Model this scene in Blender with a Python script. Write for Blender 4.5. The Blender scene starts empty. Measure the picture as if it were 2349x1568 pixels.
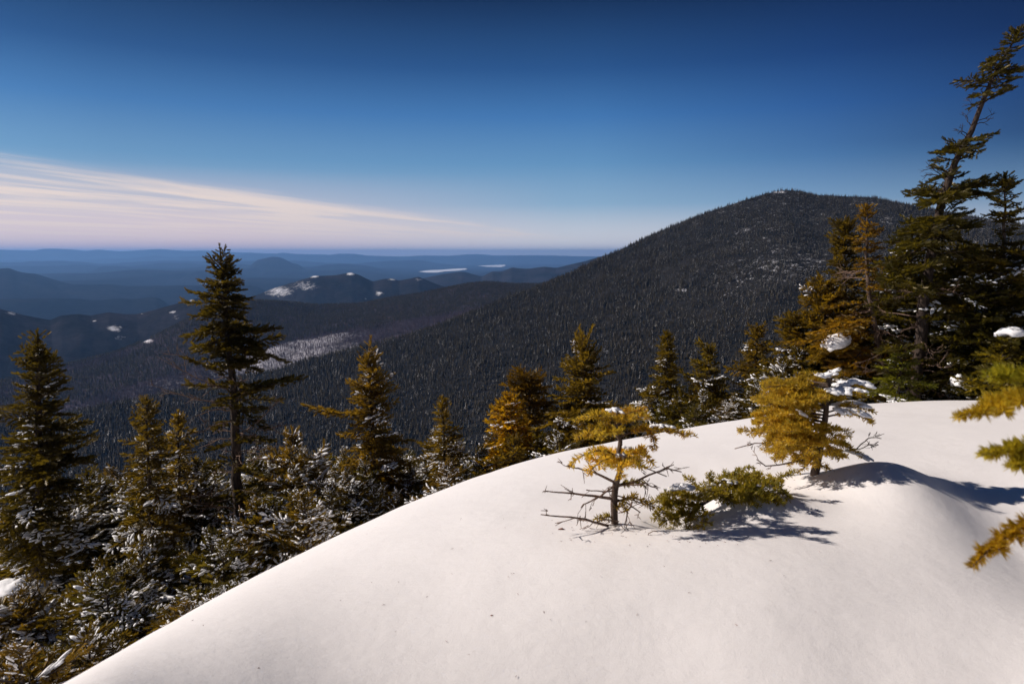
import bpy, math, random
import numpy as np

# ------------------------------------------------------------------ camera, sky, sun, exposure
sc = bpy.context.scene
COL = sc.collection
PITCH = math.radians(7.387)
SUN_AZ, SUN_EL = math.radians(-80), math.radians(34)      # azimuth from +Y, negative = left of the view

cam_d = bpy.data.cameras.new('camera')
cam = bpy.data.objects.new('camera', cam_d)
COL.objects.link(cam)
sc.camera = cam
cam_d.lens = 24.0
cam_d.sensor_width = 36.0
cam_d.clip_start = 0.05
cam_d.clip_end = 250000.0
cam.rotation_euler = (math.pi / 2 - PITCH, 0, 0)
cam_d.dof.use_dof = True
cam_d.dof.focus_distance = 13.0
cam_d.dof.aperture_fstop = 6.3

world = bpy.data.worlds.new('World')
sc.world = world
world.use_nodes = True


def build_world():
    nt = world.node_tree
    N, L = nt.nodes, nt.links
    bg = N['Background']
    bg.inputs[1].default_value = 0.1

    def math_(op, a, b=None, c=None, clamp=False):
        n = N.new('ShaderNodeMath'); n.operation = op; n.use_clamp = clamp
        for i, v in enumerate((a, b, c)):
            if v is None: continue
            if isinstance(v, (int, float)): n.inputs[i].default_value = v
            else: L.new(v, n.inputs[i])
        return n.outputs[0]

    def ramp(fac, stops):
        n = N.new('ShaderNodeValToRGB'); r = n.color_ramp
        while len(r.elements) < len(stops): r.elements.new(0.5)
        for e, (p, c) in zip(r.elements, stops): e.position = p; e.color = (*c, 1)
        L.new(fac, n.inputs[0])
        return n.outputs[0]

    def mix(fac, a, b, op='MIX'):
        n = N.new('ShaderNodeMix'); n.data_type = 'RGBA'; n.blend_type = op
        for s, v in ((n.inputs[0], fac), (n.inputs[6], a), (n.inputs[7], b)):
            if isinstance(v, (int, float)): s.default_value = v
            elif isinstance(v, tuple): s.default_value = (*v, 1)
            else: L.new(v, s)
        return n.outputs[2]

    sky = N.new('ShaderNodeTexSky'); sky.sky_type = 'NISHITA'; sky.sun_disc = False
    sky.sun_elevation = SUN_EL; sky.sun_rotation = SUN_AZ; sky.altitude = 1200; sky.ozone_density = 3
    tc = N.new('ShaderNodeTexCoord')
    sp = N.new('ShaderNodeSeparateXYZ'); L.new(tc.outputs['Generated'], sp.inputs[0])
    x, y, z = sp.outputs
    hor = math_('SQRT', math_('ADD', math_('MULTIPLY', x, x), math_('MULTIPLY', y, y)))
    el = math_('MULTIPLY', math_('ARCTAN2', z, hor), 180 / math.pi)          # elevation in degrees
    cs = math_('ADD', math_('MULTIPLY', x, math.sin(SUN_AZ)), math_('MULTIPLY', y, math.cos(SUN_AZ)))
    c = math_('DIVIDE', cs, math_('MAXIMUM', hor, 0.001))                      # cosine of the azimuth to the sun
    base = ramp(math_('DIVIDE', el, 40.0, clamp=True), [
        (0.0, (0.86, 0.79, 0.78)), (0.03, (0.66, 0.66, 0.69)), (0.10, (0.25, 0.40, 0.56)), (0.18, (0.115, 0.27, 0.48)),
        (0.27, (0.048, 0.165, 0.40)), (0.36, (0.018, 0.077, 0.23)), (0.48, (0.0045, 0.023, 0.082)), (1.0, (0.004, 0.018, 0.062))])
    side = ramp(math_('MULTIPLY_ADD', c, 0.5, 0.5), [
        (0.0, (0.10, 0.12, 0.22)), (0.24, (0.10, 0.15, 0.26)), (0.38, (0.50, 0.58, 0.72)), (0.53, (1, 1, 1)), (0.82, (1.20, 1.08, 1.02)), (1.0, (1.7, 1.5, 1.35))])
    up = math_('DIVIDE', el, 8.0, clamp=True)
    side = mix(up, (1, 1, 1), side)
    base = mix(1.0, base, side, 'MULTIPLY')
    # rosy band low over the horizon towards the sun
    rose = math_('MULTIPLY', math_('MULTIPLY', math_('SUBTRACT', c, 0.10, clamp=True), 2.2, clamp=True),
                 math_('SUBTRACT', 1.0, math_('DIVIDE', el, 6.5, clamp=True)))
    base = mix(rose, base, (0.74, 0.55, 0.57))
    # cirrus: a sheet on a high plane, streaks running towards a point just right of the view
    A = math.radians(14)
    zz = math_('MAXIMUM', z, 0.008)
    px, py = math_('DIVIDE', x, zz), math_('DIVIDE', y, zz)
    u = math_('ADD', math_('MULTIPLY', px, math.sin(A)), math_('MULTIPLY', py, math.cos(A)))
    v = math_('ADD', math_('MULTIPLY', px, -math.cos(A)), math_('MULTIPLY', py, math.sin(A)))
    cv = N.new('ShaderNodeCombineXYZ')
    L.new(math_('MULTIPLY', u, 0.10), cv.inputs[0]); L.new(math_('MULTIPLY', v, 0.42), cv.inputs[1])
    n1 = N.new('ShaderNodeTexNoise'); n1.inputs['Scale'].default_value = 1.0; n1.inputs['Detail'].default_value = 6; n1.inputs['Roughness'].default_value = 0.55
    n1.inputs['Distortion'].default_value = 0.7
    L.new(cv.outputs[0], n1.inputs['Vector'])
    cv2 = N.new('ShaderNodeCombineXYZ')
    L.new(math_('MULTIPLY', u, 0.22), cv2.inputs[0]); L.new(math_('MULTIPLY', v, 1.2), cv2.inputs[1])
    n2 = N.new('ShaderNodeTexNoise'); n2.inputs['Scale'].default_value = 1.0; n2.inputs['Detail'].default_value = 5; n2.inputs['Roughness'].default_value = 0.6
    L.new(cv2.outputs[0], n2.inputs['Vector'])
    vw = math_('ADD', v, math_('MULTIPLY', math_('SUBTRACT', n2.outputs[0], 0.5), 1.6))
    mr = N.new('ShaderNodeMapRange'); mr.interpolation_type = 'SMOOTHSTEP'
    L.new(vw, mr.inputs[0]); mr.inputs[1].default_value = 6.2; mr.inputs[2].default_value = 8.0
    st = N.new('ShaderNodeMapRange'); st.interpolation_type = 'SMOOTHSTEP'
    L.new(math_('ADD', math_('MULTIPLY', n1.outputs[0], 0.7), math_('MULTIPLY', n2.outputs[0], 0.3)), st.inputs[0])
    st.inputs[1].default_value = 0.41; st.inputs[2].default_value = 0.56
    st.inputs[3].default_value = 0.22; st.inputs[4].default_value = 1.0
    far = math_('SUBTRACT', 1.0, math_('DIVIDE', math_('SUBTRACT', u, 10.0), 45.0, clamp=True))
    cloud = math_('MULTIPLY', math_('MULTIPLY', mr.outputs[0], st.outputs[0]), math_('MULTIPLY', far, 0.95))
    above = math_('GREATER_THAN', z, 0.0)
    cloud = math_('MULTIPLY', cloud, above, clamp=True)
    col = mix(cloud, base, (0.80, 0.67, 0.60))
    col = mix(1.0, col, (10.0, 10.0, 10.0), 'MULTIPLY')
    col = mix(0.012, col, sky.outputs[0])
    L.new(col, bg.inputs[0])


build_world()

sun_d = bpy.data.lights.new('sun', 'SUN')
sun_d.energy = 4.6
sun_d.angle = math.radians(0.53)
sun_d.color = (1.0, 0.905, 0.825)
sun = bpy.data.objects.new('sun', sun_d)
COL.objects.link(sun)
SUN_DIR = (math.sin(SUN_AZ) * math.cos(SUN_EL), math.cos(SUN_AZ) * math.cos(SUN_EL), math.sin(SUN_EL))   # towards the sun
sun.rotation_euler = (math.pi / 2 - SUN_EL, 0, math.pi - SUN_AZ)
sun.location = (SUN_DIR[0] * 60, SUN_DIR[1] * 60, SUN_DIR[2] * 60)

vs = sc.view_settings
vs.view_transform = 'Standard'
vs.look = 'None'
vs.exposure = 0.12
vs.gamma = 1.0
sc.cycles.use_denoising = True
sc.cycles.max_bounces = 6
sc.cycles.transparent_max_bounces = 8
sc.cycles.volume_bounces = 1
sc.cycles.volume_max_steps = 64
sc.cycles.sample_clamp_indirect = 4.0

# ------------------------------------------------------------------ helpers
K = 1024 / 2349.0                 # notes were taken on a 2349 px wide copy of the photograph
FPX = 1024 * 24 / 36.0
CP, SP = math.cos(PITCH), math.sin(PITCH)


def ray(xd, yd):
    """direction through a point of the picture (arrays allowed)"""
    u = (np.asarray(xd, float) * K - 512) / FPX
    v = (341.5 - np.asarray(yd, float) * K) / FPX
    return np.stack([u, CP + v * SP, -SP + v * CP], -1)


def at(xd, yd, Y):
    d = ray(xd, yd)
    return d * (Y / d[..., 1])[..., None]


def at_r(xd, yd, r):
    d = ray(xd, yd)
    return d * (np.asarray(r) / np.hypot(d[..., 0], d[..., 1]))[..., None]


def az_tan(xd, yd):
    d = ray(xd, yd)
    return np.arctan2(d[..., 0], d[..., 1]), d[..., 2] / np.hypot(d[..., 0], d[..., 1])


def proj(p):
    """world point -> picture position on the 2349 px copy"""
    p = np.asarray(p, float)
    f = p[..., 1] * CP - p[..., 2] * SP
    up = p[..., 1] * SP + p[..., 2] * CP
    f = np.maximum(f, 1e-3)
    return (512 + FPX * p[..., 0] / f) / K, (341.5 - FPX * up / f) / K


def _hash(ix, iy, seed):
    h = (ix.astype(np.int64) * 374761393 + iy.astype(np.int64) * 668265263 + seed * 974634777) & 0xFFFFFFFF
    h = ((h ^ (h >> 13)) * 1274126177) & 0xFFFFFFFF
    h = h ^ (h >> 16)
    return (h & 0xFFFFFF) / float(0xFFFFFF)


def vnoise(x, y, seed=0):
    x, y = np.asarray(x, float), np.asarray(y, float)
    ix, iy = np.floor(x), np.floor(y)
    fx, fy = x - ix, y - iy
    fx = fx * fx * fx * (fx * (fx * 6 - 15) + 10); fy = fy * fy * fy * (fy * (fy * 6 - 15) + 10)
    a, b = _hash(ix, iy, seed), _hash(ix + 1, iy, seed)
    c, d = _hash(ix, iy + 1, seed), _hash(ix + 1, iy + 1, seed)
    return (a + (b - a) * fx) * (1 - fy) + (c + (d - c) * fx) * fy


def fbm(x, y, seed=0, octaves=5, gain=0.5):
    s, a, t = 0.0, 1.0, 0.0
    for o in range(octaves):
        s = s + a * vnoise(x * 2 ** o + 17.3 * o, y * 2 ** o - 9.1 * o, seed + o)
        t += a; a *= gain
    return s / t * 2 - 1


def tri_mesh(name, V, F, mats, mi=None, smooth=False, attrs=None):
    V = np.ascontiguousarray(V, np.float32).reshape(-1, 3)
    F = np.ascontiguousarray(F, np.int32).reshape(-1, 3)
    me = bpy.data.meshes.new(name)
    me.vertices.add(len(V)); me.vertices.foreach_set('co', V.ravel())
    me.loops.add(F.size); me.loops.foreach_set('vertex_index', F.ravel())
    me.polygons.add(len(F))
    me.polygons.foreach_set('loop_start', np.arange(0, F.size, 3, dtype=np.int32))
    me.polygons.foreach_set('loop_total', np.full(len(F), 3, np.int32))
    if mi is not None: me.polygons.foreach_set('material_index', np.ascontiguousarray(mi, np.int32))
    me.polygons.foreach_set('use_smooth', np.full(len(F), bool(smooth)))
    for m in mats: me.materials.append(m)
    for k, a in (attrs or {}).items():
        at_ = me.attributes.new(k, 'FLOAT', 'POINT'); at_.data.foreach_set('value', np.ascontiguousarray(a, np.float32))
    me.update()
    return me


def link(name, data, parent=None, kind=None, label=None, cat=None, group=None, loc=None):
    o = bpy.data.objects.new(name, data)
    COL.objects.link(o)
    if parent is not None: o.parent = parent
    if loc is not None: o.location = loc
    if kind: o['kind'] = kind
    if label: o['label'] = label
    if cat: o['category'] = cat
    if group: o['group'] = group
    return o


def grid_faces(nr, nc, flip=False):
    i = np.arange(nr - 1)[:, None] * nc + np.arange(nc - 1)[None, :]
    a, b, c, d = i, i + 1, i + nc + 1, i + nc
    f = np.concatenate([np.stack([a, b, c], -1).reshape(-1, 3), np.stack([a, c, d], -1).reshape(-1, 3)])
    return f[:, ::-1] if flip else f


class Geo:
    """collects triangles with a material index"""
    def __init__(s): s.V, s.F, s.M, s.n = [], [], [], 0

    def add(s, V, F, m=0):
        V = np.asarray(V, float).reshape(-1, 3); F = np.asarray(F, int).reshape(-1, 3)
        s.V.append(V); s.F.append(F + s.n); s.M.append(np.full(len(F), m)); s.n += len(V)

    def out(s):
        return np.concatenate(s.V), np.concatenate(s.F), np.concatenate(s.M)

    def mesh(s, name, mats, smooth=False):
        V, F, M = s.out()
        return tri_mesh(name, V, F, mats, M, smooth)


def norm(v):
    v = np.asarray(v, float)
    return v / np.maximum(np.linalg.norm(v, axis=-1, keepdims=True), 1e-9)


def tube(path, radii, sides=6, wob=0.0, rng=None, cap=True):
    P = np.asarray(path, float); n = len(P)
    R = np.broadcast_to(np.asarray(radii, float), (n,))
    T = norm(np.gradient(P, axis=0))
    ref = np.array([0.31, 0.92, 0.13]) if abs(T[0, 2]) > 0.7 else np.array([0.0, 0.0, 1.0])
    A = norm(np.cross(T, ref)); B = np.cross(T, A)
    th = np.linspace(0, 2 * math.pi, sides, endpoint=False)
    ring = A[:, None, :] * np.cos(th)[None, :, None] + B[:, None, :] * np.sin(th)[None, :, None]
    rr = R[:, None] * np.ones((1, sides))
    if wob and rng is not None: rr = rr * (1 + wob * (rng.random((n, sides)) - 0.5))
    V = (P[:, None, :] + ring * rr[..., None]).reshape(-1, 3)
    i = np.arange(n - 1)[:, None] * sides; j = np.arange(sides)[None, :]; k = (j + 1) % sides
    F = np.concatenate([np.stack([i + j, i + k, i + sides + k], -1).reshape(-1, 3), np.stack([i + j, i + sides + k, i + sides + j], -1).reshape(-1, 3)])
    if cap:
        V = np.concatenate([V, P[-1:] + T[-1:] * R[-1] * 0.6]); e = len(V) - 1; b = (n - 1) * sides
        F = np.concatenate([F, np.stack([b + j[0], b + k[0], np.full(sides, e)], -1)])
    return V, F


def blob(rng, seg=7, rings=4, lump=0.2):
    """unit lump of snow, flat underneath: x long, z up"""
    V = [[0, 0, 1.0]]
    for r in range(1, rings + 1):
        ph = math.pi * 0.62 * r / rings
        for k in range(seg):
            a = 2 * math.pi * (k + 0.5 * (r % 2)) / seg
            q = 1 + lump * (rng.random() - 0.5)
            V.append([math.sin(ph) * math.cos(a) * q, math.sin(ph) * math.sin(a) * q, math.cos(ph) * (q if r < rings else 1)])
    V.append([0, 0, -0.45])
    F = []
    for k in range(seg): F.append([0, 1 + k, 1 + (k + 1) % seg])
    for r in range(rings - 1):
        o = 1 + r * seg
        for k in range(seg):
            a, b, c, d = o + k, o + (k + 1) % seg, o + seg + (k + 1) % seg, o + seg + k
            F += [[a, d, c], [a, c, b]]
    o = 1 + (rings - 1) * seg
    for k in range(seg): F.append([len(V) - 1, o + (k + 1) % seg, o + k])
    return np.array(V), np.array(F)


def instances(V, F, O, X, Y, Z):
    """copies of a small template, axes given per copy (already scaled)"""
    n, m = len(O), len(V)
    W = O[:, None, :] + V[None, :, 0:1] * X[:, None, :] + V[None, :, 1:2] * Y[:, None, :] + V[None, :, 2:3] * Z[:, None, :]
    G = (np.arange(n)[:, None, None] * m + F[None]).reshape(-1, 3)
    return W.reshape(-1, 3), G


# ------------------------------------------------------------------ materials
def new_mat(name):
    m = bpy.data.materials.new(name); m.use_nodes = True
    nt = m.node_tree
    return m, nt.nodes, nt.links, nt.nodes['Principled BSDF']


def _noise(N, L, scale, detail=4, rough=0.55, vec=None, dist=0.0):
    n = N.new('ShaderNodeTexNoise')
    n.inputs['Scale'].default_value = scale; n.inputs['Detail'].default_value = detail
    n.inputs['Roughness'].default_value = rough; n.inputs['Distortion'].default_value = dist
    if vec is not None: L.new(vec, n.inputs['Vector'])
    return n.outputs[0]


def _ramp(N, L, fac, stops):
    n = N.new('ShaderNodeValToRGB'); r = n.color_ramp
    while len(r.elements) < len(stops): r.elements.new(0.5)
    for e, (p, c) in zip(r.elements, stops):
        e.position = p; e.color = (*c, 1) if not isinstance(c, (int, float)) else (c, c, c, 1)
    L.new(fac, n.inputs[0])
    return n.outputs[0]


def _mix(N, L, fac, a, b, op='MIX'):
    n = N.new('ShaderNodeMix'); n.data_type = 'RGBA'; n.blend_type = op
    for s, v in ((n.inputs[0], fac), (n.inputs[6], a), (n.inputs[7], b)):
        if isinstance(v, (int, float)): s.default_value = v
        elif isinstance(v, tuple): s.default_value = (*v, 1)
        else: L.new(v, s)
    return n.outputs[2]


def _math(N, L, op, a, b, clamp=False):
    n = N.new('ShaderNodeMath'); n.operation = op; n.use_clamp = clamp
    for i, v in enumerate((a, b)):
        if isinstance(v, (int, float)): n.inputs[i].default_value = v
        else: L.new(v, n.inputs[i])
    return n.outputs[0]


def _bump(N, L, h, strength, dist, target):
    b = N.new('ShaderNodeBump'); b.inputs['Strength'].default_value = strength; b.inputs['Distance'].default_value = dist
    L.new(h, b.inputs['Height']); L.new(b.outputs[0], target)
    return b


def mat_snow():
    m, N, L, P = new_mat('snow')
    geo = N.new('ShaderNodeNewGeometry').outputs['Position']
    P.inputs['Base Color'].default_value = (0.91, 0.875, 0.855, 1)
    P.inputs['Roughness'].default_value = 0.55
    P.inputs['Specular IOR Level'].default_value = 0.25
    big = _noise(N, L, 1.6, 4, 0.5, geo)
    mid = _noise(N, L, 22, 3, 0.6, geo)
    fine = _noise(N, L, 420, 2, 0.7, geo)
    mp = N.new('ShaderNodeMapping'); mp.inputs['Rotation'].default_value = (0, 0, 0.5); mp.inputs['Scale'].default_value = (1.2, 7.0, 1.0); L.new(geo, mp.inputs[0])
    rip = _noise(N, L, 2.2, 3, 0.55, mp.outputs[0], 0.5)
    big = _math(N, L, 'ADD', big, _math(N, L, 'MULTIPLY', rip, 0.16))
    b1 = N.new('ShaderNodeBump'); b1.inputs['Strength'].default_value = 0.5; b1.inputs['Distance'].default_value = 0.03
    L.new(big, b1.inputs['Height'])
    b2 = N.new('ShaderNodeBump'); b2.inputs['Strength'].default_value = 0.35; b2.inputs['Distance'].default_value = 0.005
    L.new(mid, b2.inputs['Height']); L.new(b1.outputs[0], b2.inputs['Normal'])
    b3 = N.new('ShaderNodeBump'); b3.inputs['Strength'].default_value = 0.6; b3.inputs['Distance'].default_value = 0.0015
    L.new(fine, b3.inputs['Height']); L.new(b2.outputs[0], b3.inputs['Normal'])
    L.new(b3.outputs[0], P.inputs['Normal'])
    # loose ice crystals: tiny mirror facets with random tilt
    vo = N.new('ShaderNodeTexVoronoi'); vo.inputs['Scale'].default_value = 240; L.new(geo, vo.inputs['Vector'])
    spot = _math(N, L, 'LESS_THAN', vo.outputs['Distance'], 0.33)
    rnd = N.new('ShaderNodeSeparateColor'); L.new(vo.outputs['Color'], rnd.inputs[0])
    pick = _math(N, L, 'GREATER_THAN', rnd.outputs[2], 0.95)
    gl = N.new('ShaderNodeBsdfGlossy'); gl.inputs['Roughness'].default_value = 0.10
    gl.inputs['Color'].default_value = (0.95, 0.95, 0.95, 1)
    nrm = N.new('ShaderNodeNewGeometry').outputs['Normal']
    tilt = N.new('ShaderNodeVectorMath'); tilt.operation = 'MULTIPLY_ADD'
    sub = N.new('ShaderNodeVectorMath'); sub.operation = 'SUBTRACT'; L.new(vo.outputs['Color'], sub.inputs[0]); sub.inputs[1].default_value = (0.5, 0.5, 0.5)
    L.new(sub.outputs[0], tilt.inputs[0]); tilt.inputs[1].default_value = (1.7, 1.7, 1.2); L.new(nrm, tilt.inputs[2])
    nn = N.new('ShaderNodeVectorMath'); nn.operation = 'NORMALIZE'; L.new(tilt.outputs[0], nn.inputs[0])
    L.new(nn.outputs[0], gl.inputs['Normal'])
    L.new(_mix(N, L, _math(N, L, 'MULTIPLY', spot, pick), (0, 0, 0), (0.9, 0.9, 0.9)), gl.inputs['Color'])
    ad = N.new('ShaderNodeAddShader')
    L.new(P.outputs[0], ad.inputs[0]); L.new(gl.outputs[0], ad.inputs[1])
    L.new(ad.outputs[0], N['Material Output'].inputs[0])
    return m


def mat_plain_snow(name='bough_snow', c=(0.86, 0.86, 0.87)):
    m, N, L, P = new_mat(name)
    P.inputs['Base Color'].default_value = (*c, 1)
    P.inputs['Roughness'].default_value = 0.6
    P.inputs['Specular IOR Level'].default_value = 0.2
    geo = N.new('ShaderNodeNewGeometry').outputs['Position']
    _bump(N, L, _noise(N, L, 60, 4, 0.7, geo), 0.5, 0.008, P.inputs['Normal'])
    return m


def mat_bark(name, c1, c2, scale=30):
    m, N, L, P = new_mat(name)
    tc = N.new('ShaderNodeTexCoord').outputs['Object']
    mp = N.new('ShaderNodeMapping'); mp.inputs['Scale'].default_value = (1, 1, 0.35); L.new(tc, mp.inputs[0])
    n = _noise(N, L, scale, 5, 0.7, mp.outputs[0], 0.4)
    L.new(_ramp(N, L, n, [(0.3, c1), (0.7, c2)]), P.inputs['Base Color'])
    P.inputs['Roughness'].default_value = 0.9
    P.inputs['Specular IOR Level'].default_value = 0.15
    _bump(N, L, n, 0.9, 0.01, P.inputs['Normal'])
    return m


def mat_needles(name, dark, light, through, scale=9.0, trans=0.4, rough=0.42):
    """needle foliage: two tones of the leaf, lit through from behind; object colour tints the whole tree"""
    m, N, L, P = new_mat(name)
    geo = N.new('ShaderNodeNewGeometry').outputs['Position']
    oi = N.new('ShaderNodeObjectInfo')
    n = _noise(N, L, scale, 3, 0.6, geo)
    n2 = _noise(N, L, scale * 9, 2, 0.6, geo)
    f = _math(N, L, 'ADD', _math(N, L, 'MULTIPLY', n, 0.6), _math(N, L, 'MULTIPLY', n2, 0.4))
    f = _math(N, L, 'ADD', f, _math(N, L, 'MULTIPLY', _math(N, L, 'SUBTRACT', oi.outputs['Random'], 0.5), 0.25))
    c = _ramp(N, L, f, [(0.32, dark), (0.68, light)])
    c = _mix(N, L, 1.0, c, oi.outputs['Color'], 'MULTIPLY')
    L.new(c, P.inputs['Base Color'])
    P.inputs['Roughness'].default_value = rough
    P.inputs['Specular IOR Level'].default_value = 0.45
    P.inputs['Specular Tint'].default_value = (1.0, 0.82, 0.5, 1)
    t = N.new('ShaderNodeBsdfTranslucent')
    L.new(_mix(N, L, 1.0, through, oi.outputs['Color'], 'MULTIPLY'), t.inputs[0])
    mx = N.new('ShaderNodeMixShader'); mx.inputs[0].default_value = trans
    L.new(P.outputs[0], mx.inputs[1]); L.new(t.outputs[0], mx.inputs[2])
    L.new(mx.outputs[0], N['Material Output'].inputs[0])
    return m


def mat_hill(name, dark, light, scale, snow_lo=0.66, snow_hi=0.74, snow_col=(0.8, 0.8, 0.84), stretch=1.0):
    """wooded hill seen from afar: conifer and bare hardwood patches, snow where the 'snow' attribute opens the forest"""
    m, N, L, P = new_mat(name)
    geo = N.new('ShaderNodeNewGeometry').outputs['Position']
    n = _noise(N, L, scale, 6, 0.62, geo)
    fine = _noise(N, L, scale * 9, 5, 0.75, geo)
    at_ = N.new('ShaderNodeAttribute'); at_.attribute_name = 'snow'
    c = _ramp(N, L, n, [(0.35, dark), (0.65, light)])
    c = _mix(N, L, 0.7, c, _ramp(N, L, fine, [(0.35, 0.45), (0.65, 1.5)]), 'MULTIPLY')
    s = _math(N, L, 'ADD', _math(N, L, 'MULTIPLY', at_.outputs['Fac'], 0.5), _math(N, L, 'MULTIPLY', fine, 0.62))
    s = _math(N, L, 'ADD', s, _math(N, L, 'MULTIPLY', n, 0.12))
    c = _mix(N, L, _ramp(N, L, s, [(snow_lo, 0.0), (snow_hi, 1.0)]), c, snow_col)
    L.new(c, P.inputs['Base Color'])
    P.inputs['Roughness'].default_value = 1.0
    P.inputs['Specular IOR Level'].default_value = 0.0
    _bump(N, L, fine, 0.6, 6.0, P.inputs['Normal'])
    return m


M_SNOW = mat_snow()
M_BSNOW = mat_plain_snow()
M_ICE = mat_plain_snow('lake_snow', (0.85, 0.87, 0.9))
M_BARK = mat_bark('spruce_bark', (0.018, 0.013, 0.011), (0.085, 0.062, 0.050))
M_BARK_PALE = mat_bark('fir_bark', (0.04, 0.030, 0.024), (0.19, 0.135, 0.105), 26)
M_DEAD = mat_bark('dead_wood', (0.09, 0.06, 0.045), (0.30, 0.20, 0.15), 60)
M_NEED = mat_needles('spruce_needles', (0.011, 0.013, 0.0045), (0.092, 0.078, 0.015), (0.37, 0.265, 0.025))
M_FIR = mat_needles('fir_needles', (0.075, 0.095, 0.018), (0.43, 0.335, 0.05), (0.85, 0.60, 0.06), 14, 0.42, 0.4)
M_FARNEED = mat_needles('forest_needles', (0.007, 0.007, 0.004), (0.042, 0.032, 0.018), (0.024, 0.020, 0.008), 0.03, 0.12, 0.8)
M_TWIGS = mat_bark('bare_twigs', (0.075, 0.055, 0.075), (0.16, 0.12, 0.15), 0.6)
M_FLOOR = mat_hill('mountain_floor', (0.014, 0.014, 0.013), (0.035, 0.033, 0.032), 0.03, 0.66, 0.76, (0.8, 0.8, 0.84))
M_RIDGE = mat_hill('ridge_floor', (0.022, 0.019, 0.022), (0.075, 0.06, 0.075), 0.012, 0.62, 0.86, (0.8, 0.78, 0.84))
M_HILL = mat_hill('hill_woods', (0.008, 0.009, 0.010), (0.030, 0.026, 0.029), 0.004, 0.61, 0.80)
M_FARHILL = mat_hill('far_woods', (0.005, 0.006, 0.007), (0.018, 0.018, 0.020), 0.0012, 0.66, 0.78)

# ------------------------------------------------------------------ far country
LOW = -640.0
# frozen lakes: picture outline points; they lie in the plain
LAKES = [
    ('frozen_lake', [(960, 622), (985, 619), (1010, 618), (1035, 616), (1068, 614.5), (1072, 617), (1050, 620), (1022, 621.5), (1000, 624.5), (975, 624)]),
    ('frozen_lake', [(1096, 609), (1125, 607.6), (1158, 606.4), (1160, 608.6), (1150, 611.5), (1118, 611), (1105, 609.8)]),
    ('frozen_pond', [(456, 648.0), (480, 646.5), (486, 649), (458, 650)]),
    ('frozen_pond', [(95, 628.2), (109, 627.2), (113, 629.2), (98, 629.8)]),
    ('frozen_pond', [(200, 616.3), (213, 613.5), (216, 616), (204, 618.5)]),
]
LAKE_Z = LOW + 26


def lake_plane(pts):
    d = ray([p[0] for p in pts], [p[1] for p in pts])
    return d * (LAKE_Z / d[:, 2])[:, None]


lake_xy = [lake_plane(p) for _, p in LAKES]


def low_height(X, Y):
    r = np.hypot(X, Y)
    a = np.clip((r - 4000) / 14000, 0.25, 1.0)
    n = fbm(X / 6500.0, Y / 6500.0, 3, 5, 0.45)
    h = LOW + a * (np.clip(n, -0.2, 1) * 330)
    h2 = fbm(X / 2300.0, Y / 2300.0, 31, 4, 0.5)
    h = h + a * np.clip(h2, -0.3, 1) * 95
    for pts in lake_xy:
        c = pts.mean(0); rad = np.abs(pts[:, :2] - c[:2]).max(0)
        # wide open basin towards the camera so that the ice shows
        dd = np.hypot((X - c[0]) / (rad[0] * 1.6 + 400), (Y - c[1]) / (rad[1] * 2.2 + 2500))
        w = np.clip(1.6 - dd, 0, 1); w = w * w * (3 - 2 * w)
        h = h * (1 - w) + (LOW + 6) * w
    return h


def build_lowland():
    az = np.concatenate([np.linspace(-180, -52, 40), np.linspace(-50, 50, 420), np.linspace(52, 180, 40)]) * math.pi / 180
    r = 2600 * (78000 / 2600.0) ** np.linspace(0, 1, 300)
    R, A = np.meshgrid(r, az, indexing='ij')
    X, Y = R * np.sin(A), R * np.cos(A)
    Z = low_height(X, Y)
    V = np.stack([X, Y, Z], -1).reshape(-1, 3)
    snow = np.clip(vnoise(X / 1800, Y / 1800, 77) - 0.62, 0, 1) * 0.75
    me = tri_mesh('lowland', V, grid_faces(len(r), len(az), True), [M_FARHILL], None, True, {'snow': snow.ravel()})
    link('lowland_terrain', me, kind='structure', label='wooded blue lowland rolling to the horizon', loc=None)


build_lowland()
for (nm, pts), P in zip(LAKES, lake_xy):
    c = P.mean(0)
    V = [c] + list(P)
    F = [[0, 1 + (i + 1) % len(P), 1 + i] for i in range(len(P))]
    link(nm, tri_mesh(nm, V, F, [M_ICE]), kind='structure')


def smooth_interp(x, pts, sig=2):
    xs, ys = zip(*pts)
    y = np.interp(x, xs, ys)
    if sig:
        k = np.exp(-0.5 * (np.arange(-3 * sig, 3 * sig + 1) / sig) ** 2); k /= k.sum()
        y = np.convolve(np.pad(y, 3 * sig, 'edge'), k, 'valid')
    return y


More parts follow.
